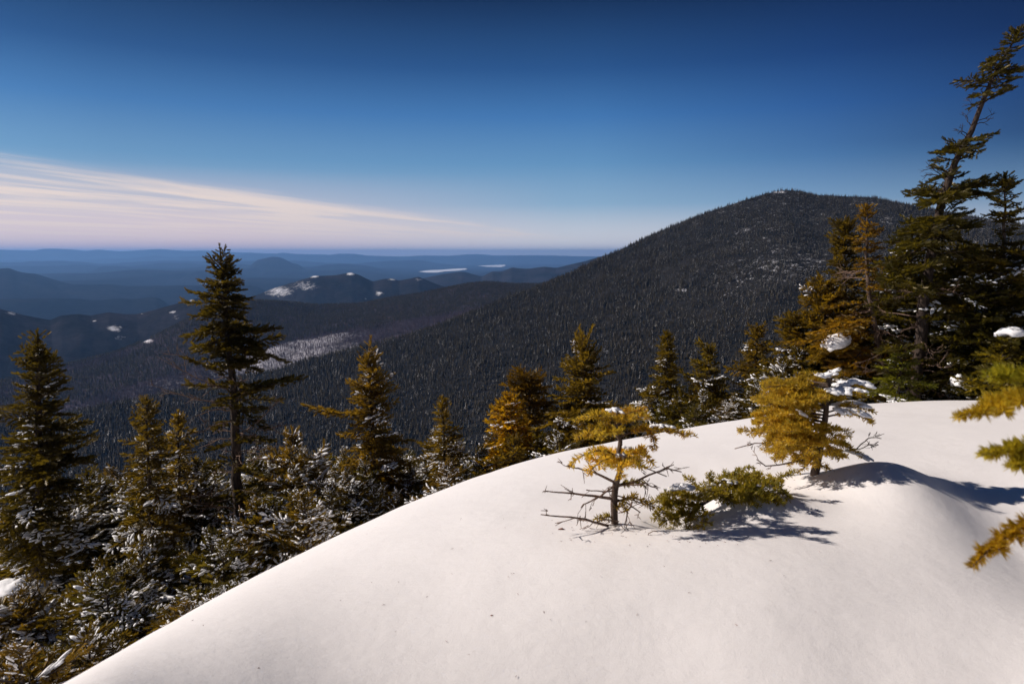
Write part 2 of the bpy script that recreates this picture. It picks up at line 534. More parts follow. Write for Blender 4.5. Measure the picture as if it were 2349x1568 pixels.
def ridge(name, pts, dist, front, back, base, mat, rough=1.0, step=2.5, patches=(), seed=0, rows=46, snow_base=0.0):
    """a hill whose skyline passes through the given picture points at a given distance"""
    x0, x1 = pts[0][0], pts[-1][0]
    xs = np.arange(x0, x1 + step, step)
    yc = smooth_interp(xs, pts)
    rc = smooth_interp(xs, [(p[0], p[2] if len(p) > 2 else dist) for p in pts]) if len(pts[0]) > 2 else np.full(len(xs), float(dist))
    C = at_r(xs, yc, rc)
    az = np.arctan2(C[:, 0], C[:, 1])
    t = np.concatenate([-np.linspace(1, 0, int(rows * 0.72)) ** 1.2, np.linspace(0, 1, int(rows * 0.28) + 1)[1:]])
    T, AZ = np.meshgrid(t, az, indexing='ij')
    R = rc[None, :] + np.where(T < 0, T * front, T * back)
    X, Y = R * np.sin(AZ), R * np.cos(AZ)
    p = 0.5 * (1 + np.cos(np.pi * np.abs(T) ** 0.85))
    g = fbm(X / (front * 0.28), Y / (front * 0.28), 200 + seed, 5, 0.5)
    Z = base + (C[:, 2][None, :] - base) * np.clip(p + 0.20 * g * np.sqrt(np.clip(1 - p, 0, 1)) * rough, 0, None)
    Z += fbm(X / (front * 0.05), Y / (front * 0.05), 300 + seed, 3) * front * 0.0022 * rough
    ends = np.clip(np.minimum(np.arange(len(xs)), np.arange(len(xs))[::-1]) / 26.0, 0, 1)
    ends = ends * ends * (3 - 2 * ends)
    Z = np.where(ends[None, :] < 1, base + (Z - base) * ends[None, :], Z)
    V = np.stack([X, Y, Z], -1)
    sx, sy = proj(V)
    snow = np.full(X.shape, snow_base)
    for (a, b, rx, ry, s) in patches:
        snow = np.maximum(snow, s * np.exp(-(((sx - a) / rx) ** 2 + ((sy - b) / ry) ** 2)))
    me = tri_mesh(name, V.reshape(-1, 3), grid_faces(len(t), len(xs), True), [mat], None, True, {'snow': snow.ravel()})
    link(name, me, kind='structure')
    return V, snow


ridge('far_mountains', [(-160, 577), (-60, 574), (0, 572), (40, 573), (82, 574), (98, 570), (125, 569.5), (160, 571), (197, 575), (223, 571.5), (250, 574), (278, 576), (321, 573), (367, 570.5),
                        (426, 575), (470, 574), (520, 577), (600, 580), (700, 582), (820, 584)], 50000, 3500, 4000, LOW - 60, M_FARHILL, 0.5, 3, seed=1)
ridge('distant_hills', [(-200, 600), (-60, 597), (0, 597), (39, 595), (98, 598), (128, 594), (147, 599), (242, 592), (295, 592), (360, 584.5), (393, 589), (459, 586), (500, 588), (547, 585),
                        (573, 578), (602, 582), (622, 583), (649, 578.5), (690, 583), (746, 585), (777, 581), (814, 581.5), (844, 585.5), (926, 587.5), (970, 585), (1030, 586), (1069, 583), (1099, 582),
                        (1130, 585), (1208, 585), (1264, 585), (1330, 587), (1420, 588), (1500, 590)], 44500, 6000, 4000, LOW - 40, M_FARHILL, 0.6, 2.5, seed=2)
ridge('distant_hill', [(540, 610), (575, 600), (600, 593), (626, 588), (645, 590), (671, 603), (700, 608), (730, 612)], 22000, 5000, 3000, LOW - 20, M_FARHILL, 0.5, 2, seed=3)
ridge('left_plain_hill', [(-260, 640), (-120, 632), (-40, 622), (0, 615), (20, 613.5), (39, 621), (60, 625), (82, 627), (108, 635), (140, 645), (180, 655), (230, 668)], 12500, 4500, 2500, LOW - 10, M_FARHILL, 0.7, 2, seed=4)
ridge('plain_ridge', [(60, 660), (130, 645), (184, 640), (250, 636), (327, 628), (377, 627), (412, 634), (459, 619.5), (500, 622), (560, 634), (620, 645), (660, 652)], 17200, 2300, 2500, LOW - 10, M_FARHILL, 0.7, 2, seed=5)
for _i, (_d, _y, _a, _x0, _x1, _n) in enumerate([(33000, 600, 5, -160, 1080, 'far_ridge'), (28000, 606, 6, -160, 900, 'far_ridge'), (24500, 611, 7, 180, 930, 'far_ridge'), (19500, 623, 8, 560, 930, 'low_ridge'), (11500, 656, 10, -160, 640, 'low_ridge'), (8600, 682, 9, -200, 420, 'low_ridge')]):
    _xs = np.arange(_x0, _x1, 14.0)
    _ys = _y - _a * fbm(_xs / 130.0 + 40 * _i, _xs * 0 + 3.3 * _i, 400 + _i, 4) * 1.6
    ridge(_n, list(zip(_xs, _ys)), _d, _d * 0.14, _d * 0.1, LOW - 10, M_FARHILL, 0.7, 2.5, seed=20 + _i)
ridge('lake_hills', [(900, 660), (960, 640), (1012, 628), (1061, 622), (1090, 629), (1106, 634), (1129, 621), (1150, 623), (1174, 613), (1208, 616), (1249, 611), (1275, 614), (1339, 599), (1395, 583), (1460, 566), (1540, 560)],
      9500, 2600, 1800, LOW - 5, M_HILL, 0.8, 2, patches=[(1060, 650, 60, 12, 0.35), (1150, 640, 90, 14, 0.25)], seed=6)
ridge('bald_hills', [(540, 700), (578, 680), (626, 661), (679, 645), (720, 632), (745, 632), (772, 630), (806, 624), (825, 630), (855, 645), (882, 639), (900, 638.5), (916, 643), (960, 634), (983, 643), (1001, 651),
                     (1026, 658), (1070, 668), (1130, 690)], 6000, 1500, 1200, LOW, M_HILL, 0.9, 1.5,
      patches=[(640, 668, 50, 18, 0.72), (700, 655, 50, 18, 0.60), (770, 650, 50, 16, 0.42), (720, 633, 16, 4, 0.9), (805, 627, 16, 5, 0.85), (870, 672, 16, 7, 0.85), (900, 640, 16, 3, 0.75), (962, 640, 14, 5, 0.6),
               (835, 685, 12, 3, 0.5), (760, 690, 30, 5, 0.4)], seed=7)
ridge('left_hills', [(-300, 730), (-150, 712), (-60, 700), (0, 707), (49, 720), (115, 733), (137, 724), (180, 719), (210, 722), (249, 715.5), (285, 719), (314, 720.5), (344, 712), (393, 699), (449, 684),
                     (500, 676), (570, 684), (640, 700), (700, 715)], 3900, 1300, 1000, LOW + 20, M_HILL, 0.9, 1.5,
      patches=[(262, 752, 20, 8, 0.9), (275, 772, 24, 16, 0.55), (217, 735, 8, 3, 0.7), (395, 714, 24, 3.5, 0.75), (404, 728, 18, 9, 0.5), (440, 688, 10, 3, 0.85), (424, 694, 6, 3, 0.7), (325, 719, 6, 2, 0.7),
               (30, 718, 28, 7, 0.62), (90, 732, 18, 4, 0.45)], seed=8)

# ------------------------------------------------------------------ the dark ridge across the valley, and the mountain
B_PTS = [(-420, 960), (-200, 915), (0, 877), (147, 838), (262, 809), (311, 791), (360, 769), (439, 728), (570, 688), (679, 694), (724, 700), (825, 697), (889, 684), (964, 673), (1069, 651), (1121, 646),
         (1166, 651), (1241, 652), (1320, 640), (1420, 620), (1600, 600)]
B_PATCH = [(335, 781, 20, 6, 1.0), (650, 815, 110, 14, 0.0)]


def polar_slope(xs, yc, rc, yb, rb, seed, back_len, back_drop, rows=120, bulge=0.0, near=260, near_drop=60):
    """slope facing the camera between a skyline and a foot line; returns a grid and the index of the skyline row"""
    C, B = at_r(xs, yc, rc), at_r(xs, yb, rb)
    s = np.concatenate([np.linspace(-1, 0, 14)[:-1], np.linspace(0, 1, rows), np.linspace(1, 2, 12)[1:]])
    S, _ = np.meshgrid(s, xs, indexing='ij')
    az = np.arctan2(C[:, 0], C[:, 1])[None, :]
    R = np.where(S < 0, rc[None] - S * back_len, np.where(S <= 1, rc[None] + (rb - rc)[None] * S, rb[None] + (near - rb)[None] * (S - 1)))
    zc, zb = C[:, 2][None], B[:, 2][None]
    Sm = np.clip(S, 0, 1)
    Z = zc + (zb - zc) * (Sm + bulge * Sm * (1 - Sm))
    Z = np.where(S < 0, zc - back_drop * (S * S * 0.8 - 0.2 * S), Z)
    Z = np.where(S > 1, zb - near_drop * (S - 1), Z)
    X, Y = R * np.sin(az), R * np.cos(az)
    w = np.clip(Sm * 6, 0, 1)
    Z = Z + fbm(X / 260, Y / 260, seed, 4) * 16 * w + fbm(X / 60, Y / 60, seed + 9, 3) * 3.0 * np.clip(Sm * 12, 0.15, 1)
    return np.stack([X, Y, Z], -1), s


def sample_grid(V, s, n, rng, smin, smax, weight=None):
    """random points on the grid, evenly spread over the ground"""
    rows = np.where((s >= smin) & (s <= smax))[0]
    G = V[rows]
    a = np.linalg.norm(np.cross(G[1:, :-1] - G[:-1, :-1], G[:-1, 1:] - G[:-1, :-1]), axis=-1)
    if weight is not None: a = a * weight[rows][:-1, :-1]
    p = a.ravel() / a.sum()
    c = rng.choice(len(p), n, p=p)
    i, j = np.divmod(c, a.shape[1])
    u, v = rng.random(n)[:, None], rng.random(n)[:, None]
    return (G[i, j] * (1 - u) * (1 - v) + G[i + 1, j] * u * (1 - v) + G[i, j + 1] * (1 - u) * v + G[i + 1, j + 1] * u * v)


# --- forest tree templates (kept out of the scene; the forests draw them)
def conifer_template(seed, snow):
    rng = np.random.default_rng(seed)
    g = Geo()
    g.add(*tube([(0, 0, -0.08), (0, 0, 0.9)], [0.018, 0.004], 4), 1)
    n = 8
    wid = rng.uniform(0.13, 0.2)
    for k in range(n):
        f = k / (n - 1)
        zb = 0.10 + 0.80 * f
        R = wid * (1 - f) ** 0.85 + 0.022
        m = 9 if f < 0.6 else 6
        a0 = rng.random() * 6.28
        top = np.array([0, 0, zb + 0.15 * (1 - 0.3 * f)])
        for q in range(m):
            a = a0 + 6.283 * q / m; rr = R * rng.uniform(0.6, 1.25)
            d = np.array([math.cos(a), math.sin(a), 0]); e = np.array([-d[1], d[0], 0])
            tip = d * rr + np.array([0, 0, zb - 0.03 * rng.random()])
            w = rr * 0.36
            g.add([top, d * rr * .55 + e * w + [0, 0, zb + 0.03], tip, d * rr * .55 - e * w + [0, 0, zb + 0.03]], [[0, 1, 2], [0, 2, 3]], 0)
            if snow and rng.random() < snow:
                up = np.array([0, 0, 0.012])
                c = d * rr * .62 + np.array([0, 0, zb + 0.035])
                g.add([c - d * rr * .3 + up * 2, c + e * w * .8 + up, c + d * rr * .36 + up * .5, c - e * w * .8 + up], [[0, 1, 2], [0, 2, 3]], 2)
    return g.mesh('forest_conifer', [M_FARNEED, M_BARK, M_BSNOW])


def bare_template(seed):
    rng = np.random.default_rng(seed)
    g = Geo()
    for q in range(7):
        a = rng.random() * 6.28; l = rng.uniform(0.6, 1.0)
        d = np.array([math.cos(a), math.sin(a), 0]) * rng.uniform(0.02, 0.16)
        e = np.array([-math.sin(a), math.cos(a), 0]) * 0.016
        b = np.array([0, 0, rng.uniform(0, 0.4)])
        g.add([b - e, b + e, b + d + [0, 0, (1 - b[2]) * l]], [[0, 1, 2]], 0)
    g.add(*tube([(0, 0, -0.05), (0, 0, 0.8)], [0.018, 0.006], 4), 0)
    return g.mesh('forest_hardwood', [M_TWIGS])


def template_collection(name, meshes):
    c = bpy.data.collections.new(name)
    for me in meshes: c.objects.link(bpy.data.objects.new(me.name, me))
    return c


def forest(name, pts, scale, coll, seed, label):
    """far woods: one object, each tree drawn from a template"""
    me = bpy.data.meshes.new(name)
    me.vertices.add(len(pts)); me.vertices.foreach_set('co', np.ascontiguousarray(pts, np.float32).ravel())
    a = me.attributes.new('size', 'FLOAT', 'POINT'); a.data.foreach_set('value', np.ascontiguousarray(scale, np.float32))
    o = link(name, me, kind='stuff', label=label)
    ng = bpy.data.node_groups.new(name, 'GeometryNodeTree')
    ng.interface.new_socket('Geometry', in_out='INPUT', socket_type='NodeSocketGeometry')
    ng.interface.new_socket('Geometry', in_out='OUTPUT', socket_type='NodeSocketGeometry')
    N, L = ng.nodes, ng.links
    gi, go = N.new('NodeGroupInput'), N.new('NodeGroupOutput')
    ci = N.new('GeometryNodeCollectionInfo'); ci.inputs[0].default_value = coll
    ci.inputs['Separate Children'].default_value = True; ci.inputs['Reset Children'].default_value = True
    ip = N.new('GeometryNodeInstanceOnPoints'); ip.inputs['Pick Instance'].default_value = True
    rv = N.new('FunctionNodeRandomValue'); rv.data_type = 'FLOAT_VECTOR'
    rv.inputs[0].default_value = (-0.05, -0.05, 0); rv.inputs[1].default_value = (0.05, 0.05, 6.283); rv.inputs['Seed'].default_value = seed
    na = N.new('GeometryNodeInputNamedAttribute'); na.data_type = 'FLOAT'; na.inputs[0].default_value = 'size'
    L.new(gi.outputs[0], ip.inputs['Points']); L.new(ci.outputs[0], ip.inputs['Instance'])
    L.new(rv.outputs[0], ip.inputs['Rotation']); L.new(na.outputs[0], ip.inputs['Scale'])
    L.new(ip.outputs[0], go.inputs[0])
    md = o.modifiers.new('trees', 'NODES'); md.node_group = ng
    return o


T_GREEN = template_collection('forest_templates', [conifer_template(s, sn) for s, sn in ((1, 0), (2, 0), (3, 0.0), (4, 0.05), (5, 0.0), (6, 0.0))])
T_SNOWY = template_collection('forest_templates_snow', [conifer_template(s, sn) for s, sn in ((11, 0.35), (12, 0.2), (13, 0.55), (14, 0.15), (15, 0.3))])
T_BARE = template_collection('forest_templates_bare', [bare_template(s) for s in range(21, 26)])


def build_ridge_b():
    rng = np.random.default_rng(5)
    xs = np.arange(-420, 1600, 4.0)
    yc = smooth_interp(xs, B_PTS, 3)
    rc = smooth_interp(xs, [(-420, 2000), (0, 2200), (440, 2500), (700, 2750), (1120, 3000), (1600, 3300)])
    yb = smooth_interp(xs, [(-420, 1130), (0, 1010), (300, 930), (560, 860), (760, 790), (1000, 735), (1240, 690), (1600, 660)], 4)
    rb = smooth_interp(xs, [(-420, 1500), (0, 1700), (440, 1850), (700, 2000), (1120, 2350), (1600, 2700)])
    V, s = polar_slope(xs, yc, rc, yb, rb, 41, 900, 420, 110, -0.2, 1200, 120)
    sx, sy = proj(V)
    # distance above the foot line in picture units: bare hardwoods with snow below, conifers above
    foot = np.interp(sx, xs, yb); top = np.interp(sx, xs, yc)
    h = (foot - sy) / np.maximum(foot - top, 1)
    edge = 0.33 + 0.10 * fbm(V[..., 0] / 240, V[..., 1] / 240, 61, 3)
    edge = edge + np.interp(sx, [0, 200, 330, 520, 640, 760, 1000], [0.10, 0.05, 0.02, 0.0, 0.10, 0.02, -0.12])
    birch = np.clip((edge - h) / 0.10, 0, 1)
    birch = np.maximum(birch, np.clip(1 - np.abs((sy - np.interp(sx, [-200, 0, 147, 262, 330], [940, 905, 850, 816, 800])) / 14), 0, 1) * (sx < 300))
    strip = np.interp(sx, [330, 480, 560, 620, 735, 800, 1000], [0.45, 0.6, 0.9, 1.0, 0.85, 0.6, 0.1])
    sn = birch * strip * (0.88 + 0.25 * fbm(V[..., 0] / 90, V[..., 1] / 90, 71, 3))
    sn = np.where(sx < 330, birch * 0.42, sn)
    for (a, b, rx, ry, q) in B_PATCH:
        sn = np.maximum(sn, q * np.exp(-(((sx - a) / rx) ** 2 + ((sy - b) / ry) ** 2)))
    me = tri_mesh('valley_ridge', V.reshape(-1, 3), grid_faces(V.shape[0], V.shape[1]), [M_RIDGE], None, True, {'snow': sn.ravel()})
    link('valley_ridge', me, kind='structure')
    clear = np.clip(1 - 1.3 * np.exp(-(((sx - 335) / 22) ** 2 + ((sy - 781) / 8) ** 2)), 0, 1)
    P = sample_grid(V, s, 46000, rng, -0.12, 1.1, (1 - birch * 0.985) * clear)
    forest('ridge_woods', P, rng.uniform(6, 12, len(P)), T_GREEN, 3, 'dark conifer woods on the ridge beyond the valley')
    P = sample_grid(V, s, 22000, rng, -0.05, 1.1, birch + 0.02)
    forest('birch_woods', P, rng.uniform(8, 14, len(P)), T_BARE, 4, 'bare lavender hardwoods on the snowy lower slope of the ridge')


build_ridge_b()

M_CREST = [(-420, 1075), (-200, 1020), (0, 975), (200, 940), (440, 890), (640, 845), (800, 800), (930, 770), (1080, 715), (1240, 653), (1300, 627), (1380, 590), (1500, 533), (1600, 492), (1700, 458), (1760, 440), (1800, 432),
           (1830, 434), (1870, 444), (1940, 447), (2000, 449), (2060, 461), (2120, 473), (2200, 487), (2349, 512), (2600, 560), (2900, 640)]


def build_mountain():
    rng = np.random.default_rng(8)
    xs = np.arange(-420, 2900, 4.0)
    yc = smooth_interp(xs, M_CREST, 3) + 3.0
    rc = smooth_interp(xs, [(-420, 1150), (0, 1200), (440, 1300), (930, 1450), (1240, 1600), (1500, 1750), (1800, 1900), (2100, 1850), (2349, 1750), (2900, 1500)], 6)
    yb = smooth_interp(xs, [(-420, 1350), (0, 1250), (440, 1120), (930, 1060), (1400, 1000), (1800, 950), (2349, 950), (2900, 1000)], 8)
    rb = smooth_interp(xs, [(-420, 800), (0, 860), (440, 900), (930, 860), (1400, 820), (1800, 820), (2349, 800), (2900, 780)], 8)
    V, s = polar_slope(xs, yc, rc, yb, rb, 51, 500, 220, 170, 0.12, 240, -20)
    sx, sy = proj(V)
    hi = np.clip((np.interp(sx, [-400, 900, 1300, 1700, 2100, 2349], [600, 700, 760, 900, 900, 850]) - sy) / 260, 0, 1) * np.interp(sx, [900, 1400, 1750, 2400], [0, 0.35, 1, 1])
    sn = 0.12 + 0.33 * hi + 0.23 * fbm(V[..., 0] / 9, V[..., 1] / 9, 91, 2) + 0.08 * fbm(V[..., 0] / 160, V[..., 1] / 160, 92, 2)
    open_ = np.zeros(sx.shape)
    for (a, b, rx, ry, q) in [(1790, 440, 34, 6, 0.62), (1690, 468, 26, 5, 0.5), (1640, 486, 22, 4, 0.45), (1565, 665, 24, 7, 0.62), (1930, 655, 26, 10, 0.30), (1480, 735, 40, 30, 0.42), (1390, 800, 20, 60, 0.45),
                              (2040, 500, 40, 12, 0.5), (1850, 620, 90, 40, 0.15)]:
        w = np.exp(-(((sx - a) / rx) ** 2 + ((sy - b) / ry) ** 2)); open_ = np.maximum(open_, q * w)
        sn = np.maximum(sn, q * w * 1.2)
    clear = np.clip((1 - 0.22 * hi) * (1 - 0.85 * open_), 0.08, 1)
    me = tri_mesh('mountain', V.reshape(-1, 3), grid_faces(V.shape[0], V.shape[1]), [M_FLOOR], None, True, {'snow': sn.ravel()})
    link('mountain', me, kind='structure')
    P = sample_grid(V, s, 72000, rng, -0.10, 1.3, clear)
    qx, qy = proj(P)
    hi_p = np.clip((np.interp(qx, [-400, 900, 1300, 1700, 2100, 2349], [560, 640, 720, 900, 900, 850]) - qy) / 330, 0, 1) * np.interp(qx, [900, 1400, 1750, 2400], [0, 0.4, 1, 1])
    snowy = rng.random(len(P)) < 0.16 + 0.75 * hi_p
    stand = 0.72 + 0.56 * vnoise(P[:, 0] / 45, P[:, 1] / 45, 7)
    size = stand * rng.uniform(4.0, 10.5, len(P)) * np.where(rng.random(len(P)) < 0.06, 1.35, 1.0) * (1 - 0.22 * hi_p)
    forest('mountain_woods', P[~snowy], size[~snowy], T_GREEN, 1, 'dark conifer forest covering the mountain slope')
    forest('snowy_mountain_woods', P[snowy], size[snowy], T_SNOWY, 2, 'snow flecked conifers on the upper mountain slope')


build_mountain()

# ------------------------------------------------------------------ the snowbank and the hillside below it
H_CAM = 1.3
EDGE = [(-700, 2100), (-300, 1800), (0, 1655), (100, 1597), (200, 1538), (300, 1482), (430, 1408), (560, 1336), (640, 1295), (700, 1265), (800, 1217), (900, 1170), (1000, 1128), (1100, 1088), (1200, 1058), (1300, 1033),
        (1450, 1004), (1600, 978), (1740, 953), (1880, 932), (2000, 922), (2150, 919), (2349, 917), (2700, 917), (3200, 930)]
EDGE_R = [(-700, 1.1), (0, 1.5), (200, 1.8), (560, 2.8), (1000, 4.3), (1300, 5.4), (1740, 7.2), (2000, 8.4), (2349, 9.2), (3200, 9.5)]
_ex = np.linspace(-700, 3200, 400)
_ey = smooth_interp(_ex, EDGE, 6)
_eaz, _et = az_tan(_ex, _ey)
_er = smooth_interp(_ex, EDGE_R, 6)
BUMPS = []          # x, y, height, radius left, right, front, back


def dome(X, Y):
    r = np.hypot(X, Y); a = np.arctan2(X, Y)
    t = -np.interp(a, _eaz, _et); D = np.interp(a, _eaz, _er)
    q = r / D
    s = 1 - q
    fall = np.where(q > 1, 1.0, 1.0) * s * s
    z = -r * t - H_CAM * fall
    w = np.clip(r / 1.1, 0, 1); w = w * w * (3 - 2 * w)
    return z * w + (-H_CAM) * (1 - w)


def ground(X, Y, bumps=True):
    X, Y = np.asarray(X, float), np.asarray(Y, float)
    r = np.hypot(X, Y)
    d = dome(X, Y)
    fl = -1.35 - 0.355 * r + 0.35 * fbm(X / 3.0, Y / 3.0, 5, 3) * np.clip(r / 6, 0, 1)
    k = 0.10
    m = np.clip(0.5 + 0.5 * (d - fl) / k, 0, 1)
    z = fl * (1 - m) + d * m + k * m * (1 - m)
    if bumps:
        for (bx, by, h, rl, rr, rf, rb) in BUMPS:
            z = z + h * np.exp(-(((X - bx) / np.where(X < bx, rl, rr)) ** 2 + ((Y - by) / np.where(Y < by, rf, rb)) ** 2))
    z = z + 0.012 * fbm(X / 0.8, Y / 0.8, 15, 3) * np.clip(r / 2, 0, 1)
    return z


def hit(xd, yd, bumps=True):
    """where the line of sight through a picture point meets the snow"""
    d = ray(xd, yd)
    t = np.linspace(0.3, 30, 12000)
    p = d[None] * t[:, None]
    below = p[:, 2] < ground(p[:, 0], p[:, 1], bumps)
    i = int(np.argmax(below)) if below.any() else len(t) - 1
    return p[i]


def crest_at(xd, yd, h):
    """centre of a mound of height h whose top shows at a picture point"""
    d = ray(np.float64(xd), np.float64(yd))
    t = np.linspace(1.0, 12, 6000); p = d[None] * t[:, None]
    i = int(np.argmin(np.abs(p[:, 2] - (ground(p[:, 0], p[:, 1], False) + h))))
    return p[i]


_b = hit(1650, 1360, False); BUMPS.append((_b[0], _b[1], 0.11, 0.9, 0.8, 0.8, 0.6))
_t = hit(1868, 1088)                                         # where the right sapling stands


def mound_under(xd, yd, Y, rl, rr, rf, rb):
    """mound at depth Y whose top shows at the picture point"""
    p = at(np.float64(xd), np.float64(yd), Y)
    h = p[2] - float(ground(p[0], p[1]))
    BUMPS.append((p[0], p[1], h, rl, rr, rf, rb))


mound_under(2035, 1056, _t[1] - 0.27, 0.34, 0.27, 0.62, 0.20)
_b = hit(2349, 1200); BUMPS.append((_b[0], _b[1], -0.12, 0.36, 2.2, 1.6, 0.40))
_b = hit(1575, 1195); BUMPS.append((_b[0], _b[1] + 0.02, -0.06, 0.16, 0.14, 0.10, 0.12))
_b = hit(1725, 1170); BUMPS.append((_b[0], _b[1], 0.085, 0.15, 0.24, 0.14, 0.22))


def build_ground():
    az = np.concatenate([np.linspace(-180, -60, 40), np.linspace(-59, 59, 330), np.linspace(60, 180, 40)]) * math.pi / 180
    r = np.concatenate([np.linspace(0.02, 0.8, 8)[:-1], np.linspace(0.8, 11, 300), 11 * (420 / 11.0) ** np.linspace(0, 1, 70)[1:]])
    R, A = np.meshgrid(r, az, indexing='ij')
    X, Y = R * np.sin(A), R * np.cos(A)
    Z = ground(X, Y)
    me = tri_mesh('snow_ground', np.stack([X, Y, Z], -1).reshape(-1, 3), grid_faces(len(r), len(az), True), [M_SNOW], None, True)
    link('snow_ground', me, kind='structure', label='smooth white snowbank sloping away to the left')


build_ground()

# ------------------------------------------------------------------ spruce boughs: shared meshes
def shoot_template():
    """one needle-clad shoot, unit length along x"""
    V, F = [], []
    for b in range(3):
        a = math.pi * (0.5 + 2 * b / 3.0)
        d = np.array([0, math.cos(a), math.sin(a)])
        for k in range(4):
            x0 = 0.02 + 0.21 * k
            i = len(V)
            V += [[x0, 0, 0], [x0 + 0.26, 0, 0], list(np.array([x0 + 0.40, 0, 0]) + d * (0.30 - 0.025 * k))]
            F.append([i, i + 1, i + 2])
    return np.array(V, float), np.array(F)


SH_V, SH_F = shoot_template()


def bough(L, seed, shoot=0.075, spread=0.34, curve=(0.1, -0.25), snow=0.0, sparse=1.0):
    """a flat spray of shoots along a curved limb of length L; returns foliage arrays and snow arrays"""
    rng = np.random.default_rng(seed)
    g = Geo()
    n = 9
    t = np.linspace(0, 1, n)
    wob = np.cumsum(rng.normal(0, 0.022, n)) * L
    P = np.stack([t * L, wob, (curve[0] * t + curve[1] * t ** 2 + (0.12 if curve[1] < 0 else 0) * t ** 4) * L], -1)
    g.add(*tube(P, np.linspace(0.006 + 0.008 * L, 0.002, n), 4), 1)
    O, D, S = [], [], []

    def along(a, b, size):
        l = np.linalg.norm(b - a)
        m = max(1, int(l / (size * 0.45)))
        for k in range(m):
            p = a + (b - a) * (k + rng.random() * 0.6) / m
            d = norm(b - a) + rng.normal(0, 0.22, 3) + np.array([0, 0, 0.12])
            O.append(p); D.append(norm(d)); S.append(size * rng.uniform(0.75, 1.25))

    pos = 0.10 * L if L > 0.4 else 0.02
    side = 1
    while pos < L * 0.97:
        f = pos / L
        if rng.random() < sparse:
            p = np.array([np.interp(f, t, P[:, k]) for k in range(3)])
            ln = spread * L * (1 - f) ** 0.75 * min(1, 0.35 + f * 2.2) * rng.uniform(0.6, 1.2) + shoot * 0.6
            ang = math.radians(rng.uniform(42, 68))
            d = np.array([math.cos(ang), side * math.sin(ang), rng.normal(-0.06, 0.16)])
            e = p + norm(d) * ln
            if ln > shoot * 1.4:
                g.add(*tube([p, e], [0.003, 0.0015], 3, cap=False), 1)
            along(p, e, shoot)
            if ln > 0.18:                                     # twigs fork once more
                for q in (0.35, 0.6, 0.8):
                    for s2 in (-1, 1):
                        if rng.random() < 0.75:
                            a2 = ang * side + s2 * math.radians(rng.uniform(35, 55))
                            d2 = np.array([math.cos(a2), math.sin(a2), rng.normal(-0.05, 0.12)])
                            b0 = p + (e - p) * q
                            along(b0, b0 + norm(d2) * ln * 0.38 * (1.1 - q), shoot)
        side = -side
        pos += shoot * 0.42 * rng.uniform(0.7, 1.3)
    along(P[int(n * 0.45)], P[-1] + np.array([shoot * .3, 0, 0]), shoot)
    O, D, S = np.array(O), np.array(D), np.array(S)
    up = np.array([0, 0, 1.0]) + rng.normal(0, 0.3, D.shape)
    Yv = norm(np.cross(up, D)); Zv = np.cross(D, Yv)
    g.add(*instances(SH_V, SH_F, O, D * S[:, None], Yv * S[:, None], Zv * S[:, None]), 0)
    sn = None
    if snow > 0:
        bv, bf = blob(rng, 6, 3)
        # snow sits in patches on top of the spray
        cx = rng.uniform(0.25, 1.0, 3) * L; keep = np.zeros(len(O), bool)
        for c in cx: keep |= np.abs(O[:, 0] - c) < 0.22 * L * rng.uniform(0.6, 1.3)
        keep &= (rng.random(len(O)) < snow * 0.7)
        if keep.any():
            o, d, s = O[keep], D[keep], S[keep]
            d = norm(d * [1, 1, 0.5]); y = norm(np.cross([0, 0, 1.0], d)); z = np.cross(d, y)
            q = rng.uniform(0.7, 1.25, (len(o), 1))
            V, F = instances(bv, bf, o + d * s[:, None] * 0.5 + z * 0.010, d * s[:, None] * 0.60 * q, y * s[:, None] * 0.20 * q, z * s[:, None] * 0.16 * q)
            sn = (V, F)
    return g.out(), sn


LENS = (0.22, 0.45, 0.8, 1.3)
BOUGHS = {}        # class -> list of (mesh, snow mesh, arrays)


def build_boughs():
    for ci, L in enumerate(LENS):
        for k in range(5):
            cv = [(0.15, -0.30), (0.05, -0.18), (0.25, -0.42), (0.0, -0.05), (0.35, -0.35)][k]
            A, S = bough(L, 100 + ci * 10 + k, 0.05 + 0.018 * ci ** 0.5, [0.40, 0.34, 0.30, 0.26][ci], cv, 0.8)
            me = tri_mesh('bough', A[0], A[1], [M_NEED, M_BARK], A[2])
            sm = tri_mesh('bough_snow', S[0], S[1], [M_BSNOW], None, True) if S else None
            BOUGHS.setdefault(ci, []).append((me, sm, A, S, L))


build_boughs()


def dead_limb_geo(P, r0, rng, twigs=5, tl=0.18):
    g = Geo()
    n = len(P)
    g.add(*tube(P, np.linspace(r0, 0.0022, n), 5), 0)
    P = np.asarray(P)
    for k in range(twigs):
        f = rng.uniform(0.25, 0.98)
        p = np.array([np.interp(f, np.linspace(0, 1, n), P[:, j]) for j in range(3)])
        d = norm(norm(P[-1] - P[0]) + rng.normal(0, 0.6, 3))
        l = tl * rng.uniform(0.4, 1.2)
        q = p + d * l
        g.add(*tube([p, (p + q) / 2 + rng.normal(0, 0.08 * l, 3), q], [r0 * 0.4, r0 * 0.3, 0.0012], 3), 0)
        for s in range(2):
            d2 = norm(d + rng.normal(0, 0.6, 3)); b = p + d * l * rng.uniform(0.4, 0.8)
            g.add(*tube([b, b + d2 * l * 0.5], [0.0022, 0.001], 3), 0)
    return g


from mathutils import Matrix, Vector


def basis(X, up, scale, loc):
    X = norm(X); Yv = norm(np.cross(up, X)); Zv = np.cross(X, Yv)
    M = np.eye(4)
    M[:3, 0], M[:3, 1], M[:3, 2], M[:3, 3] = X * scale, Yv * scale, Zv * scale, loc
    return M


